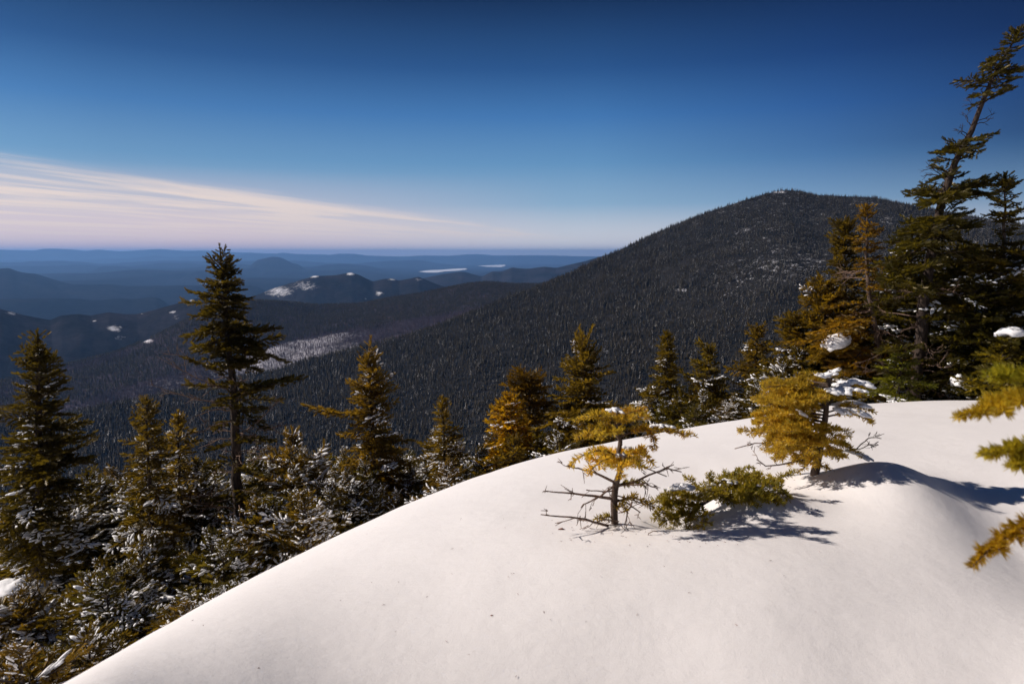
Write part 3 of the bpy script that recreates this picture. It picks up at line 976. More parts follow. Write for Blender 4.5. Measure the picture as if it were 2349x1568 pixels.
def plan_branches(axis, prof, rng, whorl, per, tilt, mpx, keep=1.0, bare=None, zc=None):
    """axis: function height fraction -> point; prof rows: (z, left, right) in metres. Yields bough frames"""
    zs = np.array([p[0] for p in prof]); lf = np.array([p[1] for p in prof]); rt = np.array([p[2] for p in prof])
    z = zs.max()
    out = []
    while z > zs.min():
        f = (zs.max() - z) / (zs.max() - zs.min())
        n = max(3, int(round(per * rng.uniform(0.8, 1.2))))
        a0 = rng.random() * 6.283
        for k in range(n):
            if rng.random() > keep: continue
            a = a0 + 6.283 * (k + rng.uniform(-0.3, 0.3)) / n
            zz = z + rng.uniform(-0.5, 0.5) * whorl
            o = np.argsort(zs)
            l, r = np.interp(zz, zs[o], lf[o]), np.interp(zz, zs[o], rt[o])
            w = 0.5 + 0.5 * math.cos(a)
            reach = (l * (1 - w) + r * w) * rng.uniform(0.55, 1.28)
            if reach < 0.03: continue
            up_ = math.radians(np.interp(f, [0, 0.12, 0.4, 1], tilt) + rng.normal(0, 7))
            d = np.array([math.cos(a) * math.cos(up_), math.sin(a) * math.cos(up_), math.sin(up_)])
            Ln = max(0.12, reach / max(0.6, math.cos(up_)))
            out.append((axis(zz), d, Ln, f))
        z -= whorl * (0.75 + 0.5 * f)
    return out


TREE_COUNT = [0]


def spruce(label, group, trunk, Y, prof, seed, whorl=0.13, per=6, tilt=(55, 28, 4, -14), r0=None, color=(1, 1, 1), snow=0.0, snow_low=0.0, keep=1.0, leader=0.3,
           dead=0, dead_z=None, bark=None, name='spruce_tree', limbs=(), joined=False, pad=0.0, dead_len=0.8):
    """trunk: picture points from the top down (last one is carried on to the ground); prof: (y, left, right) in picture units"""
    rng = np.random.default_rng(seed)
    T = np.array([at(np.float64(p[0]), np.float64(p[1]), Y + (p[2] if len(p) > 2 else 0)) for p in trunk])
    foot = T[-1].copy()
    gz = float(ground(foot[0], foot[1]))
    base = np.array([foot[0], foot[1], gz])
    if foot[2] > gz + 0.05: T = np.concatenate([T, [base]])
    else: T[-1] = base
    T = np.concatenate([T, [T[-1] - [0, 0, 0.25]]])
    zt = T[::-1, 2]

    def axis(z):
        return np.array([np.interp(z, zt, T[::-1, 0]), np.interp(z, zt, T[::-1, 1]), z])

    mpx = Y * K / FPX * 1.02
    height = T[0, 2] - base[2]
    pr = []
    for (yd, l, r) in prof:
        xt = np.interp(yd, [p[1] for p in trunk], [p[0] for p in trunk])
        pr.append((float(at(np.float64(xt), np.float64(yd), Y)[2]), l * mpx, r * mpx))
    root = link(name, None, None, None, label, 'tree', group, tuple(base))
    root.empty_display_size = 0.2
    r0 = r0 or 0.012 + 0.011 * height
    zz = np.linspace(T[0, 2], T[-1, 2], 26)
    path = np.array([axis(z) for z in zz]) - base
    path[1:-1, :2] += rng.normal(0, 0.006, (24, 2))
    rad = 0.006 + (r0 - 0.006) * np.linspace(0, 1, 26) ** 0.8
    rad[-2:] *= 1.25
    tr = link('trunk', tri_mesh('trunk', *tube(path, rad, 8, 0.25, rng), [bark or M_BARK], None, True), root)
    # crown: leader shoot and the short foliage close to the stem
    g = Geo()
    O, D, S = [], [], []
    for k in range(10):
        z = T[0, 2] - leader * k / 10
        for q in range(2):
            a = rng.random() * 6.28
            O.append(axis(z) - base); D.append([math.cos(a) * 0.35, math.sin(a) * 0.35, 1.0]); S.append(0.055)
    for w in range(3 if leader > 0.12 else 1):
        z = T[0, 2] - leader * (0.30 + 0.3 * w)
        for k in range(4):
            a = rng.random() * 6.28; l = 0.06 + 0.05 * w
            d = norm(np.array([math.cos(a), math.sin(a), 0.9]))
            for q in range(3):
                O.append(axis(z) - base + d * l * q * 0.6); D.append(d); S.append(0.055)
    zlo, zhi = min(p[0] for p in pr), max(p[0] for p in pr)
    for k in range(int(60 * (zhi - zlo))):
        z = rng.uniform(zlo, zhi); a = rng.random() * 6.28
        d = norm([math.cos(a), math.sin(a), rng.normal(0.1, 0.4)])
        O.append(axis(z) - base + d * rng.uniform(0.02, 0.12)); D.append(d); S.append(rng.uniform(0.05, 0.09))
    O, D, S = np.array(O), norm(D), np.array(S)
    Yv = norm(np.cross(np.array([0.1, 0.2, 1.0]) + rng.normal(0, 0.2, D.shape), D)); Zv = np.cross(D, Yv)
    g.add(*instances(SH_V, SH_F, O, D * S[:, None], Yv * S[:, None], Zv * S[:, None]), 0)
    plan = plan_branches(axis, pr, rng, whorl, per, tilt, mpx, keep)
    for (xa, ya, xb, yb, dy) in limbs:                                    # single limbs read off the photograph
        a_, b_ = at(np.float64(xa), np.float64(ya), Y), at(np.float64(xb), np.float64(yb), Y + dy)
        a_ = axis(a_[2])
        plan.append((a_, norm(b_ - a_), float(np.linalg.norm(b_ - a_)), -1))
    if joined:
        gs = Geo()
        for (p, d, Ln, f) in plan:
            ci = int(np.argmin([abs(math.log(Ln / l)) for l in LENS])); me, sm, A, S_, L0 = BOUGHS[ci][rng.integers(5)]
            M = basis(d, np.array([rng.normal(0, .25), rng.normal(0, .25), 1.0]), Ln / L0, p - base)
            V = A[0] @ M[:3, :3].T + M[:3, 3]
            for m in (0, 1): g.add(V, A[1][A[2] == m], m) if (A[2] == m).any() else None
            if S_ is not None and rng.random() < snow + snow_low * f: gs.add(S_[0] @ M[:3, :3].T + M[:3, 3], S_[1], 0)
    V_, F_, M_ = g.out()
    crown = link('crown', tri_mesh('crown', V_, F_, [M_NEED, M_BARK], M_), root, 'stuff')
    crown.color = (*color, 1)
    if joined:
        if gs.n: link('snow_load', gs.mesh('snow_load', [M_BSNOW], True), root, 'stuff')
        return root, crown, tr, axis, base
    for (p, d, Ln, f) in plan:
        ci = int(np.argmin([abs(math.log(Ln / l)) for l in LENS])); me, sm, A, S_, L0 = BOUGHS[ci][rng.integers(5)]
        M = Matrix(basis(d, np.array([rng.normal(0, .25), rng.normal(0, .25), 1.0]), Ln / L0, p - base).tolist())
        o = link('branch', me, crown, 'stuff'); o.matrix_local = M
        o.color = (*(np.array(color) * rng.uniform(0.75, 1.25)), 1)
        if sm is not None and f >= 0 and rng.random() < snow + snow_low * f:
            s = link('snow_load', sm, crown, 'stuff'); s.matrix_local = M
    for k in range(dead):
        z0, z1 = dead_z
        z = float(at(np.float64(trunk[0][0]), np.float64(rng.uniform(z0, z1)), Y)[2])
        a = rng.random() * 6.28; l = dead_len * rng.uniform(0.4, 1.1)
        d = np.array([math.cos(a), math.sin(a), rng.uniform(-0.2, 0.25)])
        p = axis(z) - base
        pts = [p + d * l * q + np.array([0, 0, -0.15 * l * q * q]) + (rng.normal(0, 0.02 * l, 3) if q else 0) for q in np.linspace(0, 1, 6)]
        link('dead_branch', dead_limb_geo(pts, 0.009, rng, 6, 0.26 * l + 0.05).mesh('dead_branch', [M_DEAD], True), tr, 'stuff')
    return root, crown, tr, axis, base


def dead_branch(tr, base, pts, Y, r0, rng, twigs=6, tl=0.15, mat=None):
    P = np.array([at(np.float64(p[0]), np.float64(p[1]), Y + p[2]) for p in pts]) - np.array(base)
    f = np.linspace(0, len(P) - 1, 10)
    Q = np.stack([np.interp(f, range(len(P)), P[:, k]) for k in range(3)], -1)
    Q[1:] += rng.normal(0, 0.006, Q[1:].shape)
    link('dead_branch', dead_limb_geo(Q, r0, rng, twigs, tl).mesh('dead_branch', [mat or M_DEAD], True), tr, 'stuff')


G_LEFT, G_MID, G_RIGHT = 'spruces on the slope left of the snowbank', 'small spruces behind the snow edge', 'spruces crowded at the right edge of the snow'
rng0 = np.random.default_rng(77)
DKG = (0.44, 0.42, 0.36); GOLD = (1.6, 1.4, 0.8); BRN = (1.2, 1.02, 0.7); GRN = (0.85, 1.05, 0.9)

# --- left group
spruce('dark spruce at the far left with a broken bare tip', G_LEFT, [(85, 762), (88, 900), (90, 1100), (85, 1345)], 7.6,
       [(805, 8, 10), (850, 36, 44), (930, 52, 60), (990, 72, 72), (1060, 92, 110), (1130, 98, 118), (1230, 90, 95), (1290, 60, 60)], 1, whorl=0.105, per=7, color=DKG, snow=0.03, snow_low=0.25, leader=0.2, r0=0.085,
       limbs=[(88, 960, 5, 935, -0.3), (88, 900, 160, 875, 0.2), (90, 990, 200, 965, 0.2), (85, 850, 45, 800, 0)])
t2 = spruce('tall spruce with a bare lower trunk standing above all others at left', G_LEFT, [(504, 565), (512, 640), (520, 760), (535, 880), (542, 1050), (553, 1310)], 9.2,
            [(618, 20, 34), (660, 42, 48), (700, 70, 48), (740, 78, 66), (775, 84, 92), (800, 60, 112), (830, 45, 70), (852, 26, 34)], 2, whorl=0.085, per=7, tilt=(45, 20, 0, -12), color=DKG, leader=0.55, r0=0.10,
            dead=34, dead_z=(860, 1230), dead_len=0.75,
            limbs=[(520, 770, 645, 745, 0), (520, 790, 652, 772, 0.3), (535, 860, 420, 815, -0.2), (540, 900, 700, 885, 0), (540, 920, 640, 915, 0.3), (538, 890, 430, 880, -.3), (540, 930, 600, 990, -.2), (540, 905, 680, 890, -.3),
                   (520, 745, 432, 770, 0), (530, 840, 620, 815, .2), (545, 1050, 480, 1075, -.5), (545, 1080, 620, 1090, -.4), (540, 910, 470, 935, -.2), (542, 940, 600, 930, -.4), (542, 960, 490, 985, -.4), (545, 1000, 620, 1010, -.4), (545, 1020, 470, 1030, .3), (548, 1120, 610, 1130, -.5), (548, 1140, 490, 1160, -.5), (536, 880, 575, 905, -.5), (538, 900, 510, 930, -.5)])
_, _, tr2, _, b2 = t2
for pts, r in (([(535, 900, 0), (460, 870, -.3), (360, 815, -.5)], .012), ([(540, 930, 0), (450, 915, -.3), (340, 880, -.5)], .014), ([(530, 870, 0), (430, 820, -.2), (372, 808, -.3)], .009),
               ([(545, 1000, 0), (600, 960, -.2), (655, 900, -.2)], .010), ([(548, 1060, 0), (600, 1050, -.2), (660, 1060, -.3)], .010), ([(548, 1120, 0), (480, 1130, -.3), (400, 1150, -.5)], .010),
               ([(546, 960, 0), (600, 985, -.2), (650, 975, -.2)], .008), ([(550, 1200, 0), (620, 1180, -.2), (680, 1190, -.4)], .010), ([(550, 1165, 0), (470, 1160, -.3), (420, 1150, -.5)], .009)):
    dead_branch(tr2, b2, pts, 9.2, r, rng0, 9, 0.2)
spruce('short dark spruce between the two tall left trees', G_LEFT, [(335, 912), (338, 1000), (345, 1150), (350, 1300)], 8.8,
       [(935, 10, 12), (980, 30, 32), (1030, 48, 50), (1080, 62, 70), (1150, 75, 80), (1230, 70, 80)], 3, per=6, color=(0.8, .7, .6), snow=0.05, snow_low=0.35)
spruce('small spruce with a golden tip right of the short dark spruce', G_LEFT, [(408, 945), (410, 1040), (415, 1200)], 9.6,
       [(965, 8, 10), (1000, 28, 30), (1060, 45, 60), (1130, 60, 65), (1190, 60, 60)], 4, per=6, color=BRN, snow=0.08, snow_low=0.3)
spruce('golden tipped spruce with a thin crooked leader right of the tall spruce', G_LEFT, [(851, 775), (846, 830), (850, 900), (856, 1000), (858, 1150)], 10.0,
       [(825, 12, 14), (850, 22, 30), (890, 46, 45), (930, 52, 50), (965, 48, 52), (1000, 38, 50), (1040, 50, 78), (1090, 62, 85), (1130, 60, 60)], 5, whorl=0.10, per=7, tilt=(55, 30, 8, -10), color=(1.25, 1.0, .75), snow=0.10, snow_low=0.3, leader=0.4, r0=0.06,
       limbs=[(856, 950, 700, 940, -.3), (856, 1000, 945, 1010, 0), (856, 990, 780, 1005, -.2)])
spruce('small slender spruce alone in the dip of the snow edge', G_MID, [(1014, 912), (1018, 1000), (1025, 1130)], 10.5,
       [(930, 6, 8), (960, 18, 18), (1000, 30, 32), (1030, 46, 42), (1060, 52, 60), (1090, 55, 65), (1120, 50, 60)], 6, whorl=0.09, per=6, color=(1.3, 1.1, .8), snow=0.12, snow_low=0.4)
spruce('orange golden young spruce beside a dark stunted one', G_MID, [(1163, 903), (1168, 980), (1180, 1090)], 10.3,
       [(915, 8, 10), (940, 24, 28), (970, 42, 45), (1000, 62, 50), (1040, 75, 55), (1080, 70, 50)], 7, whorl=0.085, per=7, color=(3.0, 2.3, 0.7), snow_low=0.2)
spruce('stunted dark brown spruce with a flat bushy top', G_MID, [(1212, 868), (1215, 920), (1212, 1060)], 11.2,
       [(872, 40, 30), (890, 55, 45), (920, 45, 48), (960, 35, 40), (1000, 40, 40), (1050, 40, 40)], 8, whorl=0.09, per=7, tilt=(30, 20, 10, 0), color=(.85, .62, .42), leader=0.05)
spruce('spruce with a forked two pronged tip in the middle', G_MID, [(1338, 800), (1342, 880), (1340, 960), (1345, 1040)], 10.8,
       [(822, 30, 26), (850, 42, 40), (880, 54, 62), (905, 60, 45), (930, 85, 60), (965, 100, 95), (1000, 110, 105), (1035, 95, 95)], 9, whorl=0.09, per=7, color=(1.25, 1.08, .8), snow=0.10, snow_low=0.35, leader=0.1,
       limbs=[(1338, 808, 1322, 752, 0), (1338, 808, 1358, 748, 0), (1338, 815, 1340, 765, .05)])
spruce('narrow pointed spruce right of the fork tipped one', G_MID, [(1530, 762), (1528, 840), (1526, 990)], 11.5,
       [(775, 6, 8), (800, 18, 18), (830, 28, 26), (865, 40, 28), (890, 34, 30), (900, 62, 34), (930, 70, 45), (960, 78, 60), (985, 60, 60)], 10, whorl=0.085, per=7, color=(.95, .85, .6), snow=0.03, snow_low=0.3)
spruce('open crowned young spruce with a thin bare stem showing', G_MID, [(1622, 792), (1628, 870), (1640, 960)], 11.0,
       [(815, 22, 14), (840, 30, 28), (870, 55, 40), (895, 75, 60), (930, 85, 80), (955, 70, 90)], 11, whorl=0.11, per=6, color=(1.2, 1.1, .8), snow=0.05, snow_low=0.3, bark=M_BARK_PALE)
spruce('small thin spruce at the left foot of the tall right group', G_MID, [(1736, 745), (1736, 830), (1740, 960)], 11.2,
       [(772, 20, 18), (800, 30, 26), (830, 42, 40), (870, 60, 55), (920, 70, 70), (950, 60, 60)], 12, whorl=0.10, per=6, color=(1.2, 1.0, .75), snow=0.05, snow_low=0.3)

# --- right group
spruce('golden brown spruce with a straight bare trunk and tufted top', G_RIGHT, [(1986, 474), (1988, 600), (1992, 680), (2012, 760), (2030, 920)], 9.2,
       [(490, 8, 8), (515, 22, 24), (545, 34, 36), (570, 26, 32), (600, 26, 32), (640, 30, 28), (670, 48, 30)], 13, whorl=0.10, per=6, keep=.7, color=(1.7, 1.25, .6), r0=0.05, bark=M_BARK_PALE, leader=0.15, dead=22, dead_z=(600, 830), dead_len=.5,
       limbs=[(1990, 700, 1900, 700, 0), (1992, 720, 1850, 760, -.3), (1994, 745, 1870, 800, .2), (2000, 760, 1800, 780, 0), (1990, 690, 2060, 690, 0), (2010, 790, 1900, 850, -.4), (2012, 800, 2080, 830, -.5), (2020, 850, 1930, 880, -.5)])
spruce('broad dark spruce behind the golden brown one', G_RIGHT, [(1936, 520), (1938, 620), (1940, 940)], 10.2,
       [(530, 20, 18), (560, 34, 30), (620, 36, 36), (660, 50, 40), (700, 70, 60), (760, 95, 80), (830, 130, 95), (900, 130, 95)], 14, whorl=0.12, per=7, color=(.8, .7, .5), snow_low=.12, leader=.2)
t13 = spruce('tallest spruce with a windswept trunk leaning right against the sky', G_RIGHT,
             [(2338, 72), (2320, 105), (2290, 150), (2272, 190), (2260, 225), (2235, 285), (2215, 325), (2188, 380), (2168, 440), (2158, 475), (2146, 540), (2132, 600), (2118, 700), (2110, 800), (2095, 918)], 8.6,
             [(78, 6, 8), (100, 22, 18), (130, 34, 22), (160, 40, 40), (190, 48, 48)], 15, whorl=0.09, per=6, tilt=(45, 20, 0, -5), color=(.5, .52, .4), r0=0.085, bark=M_BARK, leader=.15,
             limbs=[(2272, 190, 2196, 182, 0), (2270, 200, 2215, 200, .2), (2262, 215, 2232, 220, -.2), (2258, 230, 2222, 248, 0), (2265, 205, 2322, 185, 0), (2255, 235, 2310, 195, .2), (2275, 175, 2345, 155, .2),
                    (2215, 325, 2285, 313, 0), (2215, 330, 2262, 345, .2), (2210, 335, 2168, 320, .2), (2200, 350, 2145, 348, -.2), (2195, 365, 2140, 372, 0), (2192, 375, 2230, 352, 0), (2180, 400, 2140, 378, .3), (2178, 410, 2215, 400, 0),
                    (2168, 440, 2085, 435, 0), (2165, 445, 2080, 455, .3), (2160, 455, 2110, 470, -.3), (2168, 440, 2265, 402, 0), (2168, 445, 2310, 420, .2), (2165, 455, 2240, 455, -.2), (2165, 450, 2290, 440, .4), (2160, 460, 2200, 480, -.4),
                    (2165, 452, 2120, 440, -.4), (2150, 500, 2075, 520, 0), (2150, 505, 2230, 495, 0), (2148, 520, 2060, 545, -.3), (2148, 525, 2250, 520, .3), (2145, 540, 2040, 560, .2), (2145, 545, 2240, 560, -.4),
                    (2140, 570, 2010, 620, 0), (2138, 580, 2220, 570, -.5), (2132, 600, 2230, 590, .2), (2130, 620, 2020, 640, -.4), (2125, 650, 2250, 640, -.3), (2122, 680, 2000, 690, -.2), (2120, 690, 2260, 690, .3),
                    (2118, 720, 2220, 730, -.6), (2115, 740, 2010, 720, .3), (2112, 770, 2240, 770, -.3), (2112, 790, 2020, 800, -.5), (2110, 820, 2210, 830, -.6), (2108, 850, 2010, 850, -.3), (2105, 870, 2190, 890, -.5), (2165, 445, 2190, 450, -.7), (2162, 455, 2140, 460, -.7), (2150, 500, 2170, 510, -.8), (2150, 505, 2120, 520, -.8), (2145, 545, 2160, 560, -.9), (2140, 570, 2110, 585, -.8), (2130, 610, 2150, 630, -.9), (2125, 650, 2100, 670, -.9), (2168, 440, 2225, 425, .6), (2168, 442, 2130, 425, .5), (2180, 400, 2160, 400, -.4), (2205, 340, 2190, 345, -.4), (2215, 325, 2240, 330, -.4), (2210, 335, 2180, 330, -.3)],
             dead=16, dead_z=(640, 900), dead_len=.7)
_, _, tr13, _, b13 = t13
for pts, r in (([(2230, 295, 0), (2220, 275, 0), (2216, 262, 0)], .006), ([(2240, 280, 0), (2262, 268, 0), (2278, 262, 0)], .006), ([(2222, 310, 0), (2205, 300, 0), (2190, 298, .1)], .006), ([(2235, 285, 0), (2260, 280, .1), (2275, 268, .1)], .006),
               ([(2180, 400, 0), (2150, 385, 0), (2118, 390, 0)], .010), ([(2175, 415, 0), (2145, 400, .1), (2112, 405, .1)], .010), ([(2172, 425, 0), (2140, 418, 0), (2105, 422, -.1)], .008), ([(2178, 405, 0), (2150, 395, -.1), (2125, 372, -.1)], .008),
               ([(2215, 322, 0), (2208, 305, 0), (2200, 290, 0)], .005), ([(2250, 250, 0), (2232, 240, 0), (2222, 238, 0)], .005)):
    dead_branch(tr13, b13, pts, 8.6, r, rng0, 4, 0.10, M_BARK)
spruce('spruce with a spindly clear top at the far right below the leaning one', G_RIGHT, [(2305, 402), (2304, 500), (2300, 620), (2295, 918)], 8.4,
       [(415, 14, 16), (440, 28, 26), (455, 22, 26), (480, 36, 44), (500, 40, 50), (520, 14, 16), (560, 30, 60), (610, 110, 110), (660, 130, 130), (740, 140, 140), (820, 130, 140), (880, 110, 120)], 16, whorl=0.13, per=6, tilt=(35, 10, -2, -12),
       color=(.75, .72, .5), snow=.03, snow_low=.3, bark=M_BARK_PALE, leader=.12)
spruce('full dark spruce filling the gap right of the leaning trunk', G_RIGHT, [(2215, 560), (2215, 700), (2212, 918)], 9.6,
       [(580, 30, 30), (620, 70, 70), (680, 90, 90), (750, 110, 110), (840, 120, 120), (890, 100, 100)], 17, whorl=0.14, per=7, tilt=(30, 15, 0, -15), color=(.6, .62, .5), snow=.04, snow_low=.3)
spruce('golden bushy spruce leaning out left of the bare trunked one', G_RIGHT, [(1885, 640), (1895, 740), (1915, 940)], 9.8,
       [(655, 30, 22), (690, 50, 40), (730, 70, 55), (780, 90, 60), (830, 105, 70), (880, 110, 80), (920, 80, 70)], 18, whorl=0.11, per=7, tilt=(35, 20, 5, -10), color=(1.35, 1.1, .6), snow_low=.12, limbs=[(1900, 790, 1935, 800, -1.0), (1900, 800, 1905, 806, -1.0)])
spruce('low green fir at the foot of the leaning trunk', G_RIGHT, [(2065, 800), (2065, 860), (2062, 925)], 8.2,
       [(815, 20, 20), (850, 45, 50), (880, 60, 60), (910, 55, 55)], 19, whorl=0.10, per=6, tilt=(30, 15, 0, -10), color=(.95, 1.25, .7), snow=.05)
spruce('dark spruce on the right picture edge behind the snow lump', G_RIGHT, [(2395, 560), (2400, 700), (2400, 925)], 8.8,
       [(580, 30, 30), (640, 80, 70), (720, 110, 110), (800, 120, 120), (880, 110, 110)], 20, whorl=0.14, per=7, color=(.6, .62, .5), snow=.08, snow_low=.35)
spruce('yellow green low spruce behind the overhanging boughs', G_RIGHT, [(2300, 790), (2300, 850), (2300, 925)], 7.6,
       [(800, 25, 25), (830, 55, 55), (860, 80, 80), (890, 85, 85)], 21, whorl=0.09, per=7, tilt=(30, 15, 0, -10), color=(1.2, 1.2, .6))
spruce('slim dark spruce in shade behind the leaning trunk', G_RIGHT, [(2060, 600), (2062, 700), (2065, 925)], 10.4,
       [(615, 20, 20), (660, 50, 50), (720, 75, 75), (800, 90, 90), (880, 95, 95)], 22, whorl=0.13, per=7, color=(.8, .7, .5), snow=.03, snow_low=.25)

spruce('dark broad spruce low at the far right between the spindly one and the leaning trunk', G_RIGHT, [(2258, 640), (2260, 760), (2262, 925)], 8.2,
       [(660, 30, 30), (700, 60, 60), (760, 85, 85), (830, 100, 100), (890, 90, 90)], 23, whorl=0.11, per=8, tilt=(25, 10, -5, -15), color=(.55, .6, .45), snow=.06, snow_low=.3, limbs=[(2262, 760, 2345, 772, -.6), (2262, 765, 2310, 778, -.7), (2262, 865, 2190, 895, -.3), (2262, 870, 2215, 900, -.4)])
spruce('dark spruce just left of the leaning trunk with drooping green boughs', G_RIGHT, [(2090, 500), (2088, 640), (2085, 925)], 9.4,
       [(515, 18, 18), (560, 40, 40), (620, 60, 55), (700, 80, 70), (780, 90, 80), (860, 95, 90)], 24, whorl=0.11, per=7, tilt=(30, 10, -5, -15), color=(.7, .75, .5), snow=.03, snow_low=.2)
spruce('ragged golden spruce between the golden bushy one and the thin small one', G_RIGHT, [(1822, 720), (1826, 800), (1832, 945)], 10.0,
       [(735, 25, 25), (770, 45, 40), (810, 60, 55), (860, 75, 70), (910, 75, 75)], 25, whorl=0.09, per=7, tilt=(35, 20, 5, -10), color=(1.3, 1.1, .6), snow_low=.2)

# --- snow lumps lying on the boughs of the right group
def snow_lump(label, xd, yd, Y, w, h, seed, depth=None, tilt=0.0):
    rng = np.random.default_rng(seed)
    V, F = blob(rng, 22, 10, 0.10)
    mpx = Y * K / FPX
    a = np.arctan2(V[:, 1], V[:, 0])
    q = 1 + 0.55 * fbm(np.cos(a) * 1.1 + seed * 7, np.sin(a) * 1.1, seed, 3)
    V[:, 0] *= q; V[:, 1] *= q
    V = V * [w * mpx / 2, (depth or w * 0.8) * mpx / 2, h * mpx * 0.6]
    V[:, 2] += 0.35 * h * mpx * fbm(V[:, 0] / (w * mpx * .3), V[:, 1] / (w * mpx * .3), seed, 3)
    V[:, 2] += V[:, 0] * tilt
    o = link('snow_lump', tri_mesh('snow_lump', V, F, [M_BSNOW], None, True), None, None, label, 'snow lump', 'snow lumps caught on boughs', tuple(at(np.float64(xd), np.float64(yd), Y)))
    return o


snow_lump('white snow lump caught on a bough left of the bare trunk', 1916, 788, 9.0, 54, 36, 1, tilt=0.3)
snow_lump('rounded snow lump on a bough at the right picture edge', 2318, 764, 7.7, 56, 26, 2)
snow_lump('smooth snow lump low in the shade right of the leaning trunk', 2206, 884, 8.0, 56, 34, 3, tilt=-0.3)
snow_lump('large snow lump beside the far left trunk base', 40, 1352, 7.0, 120, 40, 4, tilt=0.1)
snow_lump('small snow lump at the snow edge beyond the tall left trunk', 690, 1255, 8.0, 46, 32, 5)

# --- understory: low snow-dusted spruces crowding below the snow edge
def understory():
    protos = []
    for k in range(6):
        rng = np.random.default_rng(500 + k)
        h = [1.5, 1.1, 1.9, 0.8, 2.3, 1.3][k]
        w = [0.75, 0.7, 0.8, 0.6, 0.85, 0.85][k]
        g, gs = Geo(), Geo()

        def axis(z): return np.array([0.03 * z, 0.0, z])
        prof = [(h, 0.05, 0.05), (h * .8, w * .35, w * .35), (h * .5, w * .75, w * .75), (h * .2, w, w), (0.05, w * .9, w * .9)]
        for (p, d, Ln, f) in plan_branches(axis, prof, rng, 0.14, 6, (55, 30, 8, -5), 1):
            ci = int(np.argmin([abs(math.log(Ln / l)) for l in LENS])); me, sm, A, S_, L0 = BOUGHS[ci][rng.integers(5)]
            M = basis(d, np.array([rng.normal(0, .25), rng.normal(0, .25), 1.0]), Ln / L0, p)
            V = A[0] @ M[:3, :3].T + M[:3, 3]
            for m in (0, 1): g.add(V, A[1][A[2] == m], m)
            if rng.random() < 0.65 + 0.3 * f: gs.add(S_[0] @ M[:3, :3].T + M[:3, 3], S_[1], 0)
        tube_v, tube_f = tube([axis(z) for z in np.linspace(-0.2, h, 8)], np.linspace(0.03, 0.004, 8), 6)
        protos.append((tri_mesh('trunk', tube_v, tube_f, [M_BARK], None, True), g.mesh('crown', [M_NEED, M_BARK]), gs.mesh('snow_load', [M_BSNOW], True)))
    rng = np.random.default_rng(900)
    spots = []
    # rows below the snow edge from the lower left corner to the middle, then behind the snow on the right
    rows = [(-60, 1420, 260, 1330, 5.0, 7.2, 9, 'in the lower left corner thicket'), (-60, 1540, 260, 1500, 3.6, 4.6, 8, 'nearest the camera in the lower left corner'), (150, 1330, 560, 1250, 6.2, 8.6, 12, 'left of the tall bare trunk'),
            (260, 1440, 560, 1340, 4.4, 6.2, 8, 'hugging the lower snow edge'), (-40, 1180, 300, 1130, 8.6, 10.5, 10, 'behind the far left spruce'), (200, 1130, 520, 1060, 9.6, 11.5, 11, 'behind the short dark spruce'),
            (560, 1200, 820, 1110, 7.4, 9.2, 10, 'right of the tall bare trunk'), (560, 1060, 800, 1030, 10.0, 12.0, 8, 'behind the tall bare trunk'), (640, 1110, 960, 1070, 9.2, 10.6, 10, 'below the golden tipped crooked spruce'),
            (820, 1150, 1120, 1075, 8.0, 9.6, 9, 'at the dip of the snow edge'), (900, 1060, 1120, 1020, 10.5, 12.0, 6, 'around the slender spruce in the dip'), (1080, 1040, 1300, 1000, 9.2, 10.5, 6, 'below the orange golden spruce'),
            (1260, 1000, 1480, 960, 9.6, 11.0, 8, 'below the fork tipped spruce'), (1420, 970, 1640, 900, 9.8, 11.5, 8, 'below the narrow pointed spruce'), (1600, 940, 1820, 870, 9.6, 11.0, 9, 'between saplings and right group'),
            (1560, 960, 1800, 930, 9.0, 9.6, 6, 'right on the snow edge behind the saplings'), (1780, 850, 1960, 800, 9.6, 11.0, 7, 'below the golden bushy spruce'), (2020, 900, 2360, 880, 8.8, 9.4, 8, 'in the shade under the leaning spruce'),
            (2000, 760, 2400, 700, 9.8, 11.0, 9, 'deep in the dark right group')]
    for (x0, y0, x1, y1, Y0, Y1, n, where) in rows:
        for k in range(n):
            f = (k + rng.random()) / n
            xd = x0 + (x1 - x0) * f; Y = Y0 + (Y1 - Y0) * rng.random()
            yd = y0 + (y1 - y0) * f + rng.normal(0, 16)
            spots.append((xd, yd, Y, where, k, n))
    ORD = ('first', 'second', 'third', 'fourth', 'fifth', 'sixth', 'seventh', 'eighth', 'ninth', 'tenth', 'eleventh', 'twelfth')
    for (xd, yd, Y, where, nth, of) in spots:
        P = at(np.float64(xd), np.float64(yd), Y)
        gz = float(ground(P[0], P[1]))
        h = max(0.5, P[2] - gz)                                     # the top of the little tree reaches the picture point
        if h > 4.2: h = 4.2
        k = int(np.argmin([abs(h - q) for q in (1.5, 1.1, 1.9, 0.8, 2.3, 1.3)])) if rng.random() < .7 else int(rng.integers(6))
        s = h / (1.5, 1.1, 1.9, 0.8, 2.3, 1.3)[k]
        lab = '%s low spruce from left %s' % (ORD[nth], where)
        root = link('low_spruce', None, None, None, lab, 'tree', 'low spruces ' + where, (P[0], P[1], gz))
        root.rotation_euler = (0, 0, rng.random() * 6.28); root.scale = (s * rng.uniform(.85, 1.15), s * rng.uniform(.85, 1.15), s)
        root.empty_display_size = 0.1
        tm, cm, sm = protos[k]
        link('trunk', tm, root)
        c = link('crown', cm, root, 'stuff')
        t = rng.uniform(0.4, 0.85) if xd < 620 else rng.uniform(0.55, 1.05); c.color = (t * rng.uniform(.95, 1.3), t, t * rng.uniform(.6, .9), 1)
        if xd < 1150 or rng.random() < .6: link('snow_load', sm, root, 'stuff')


understory()


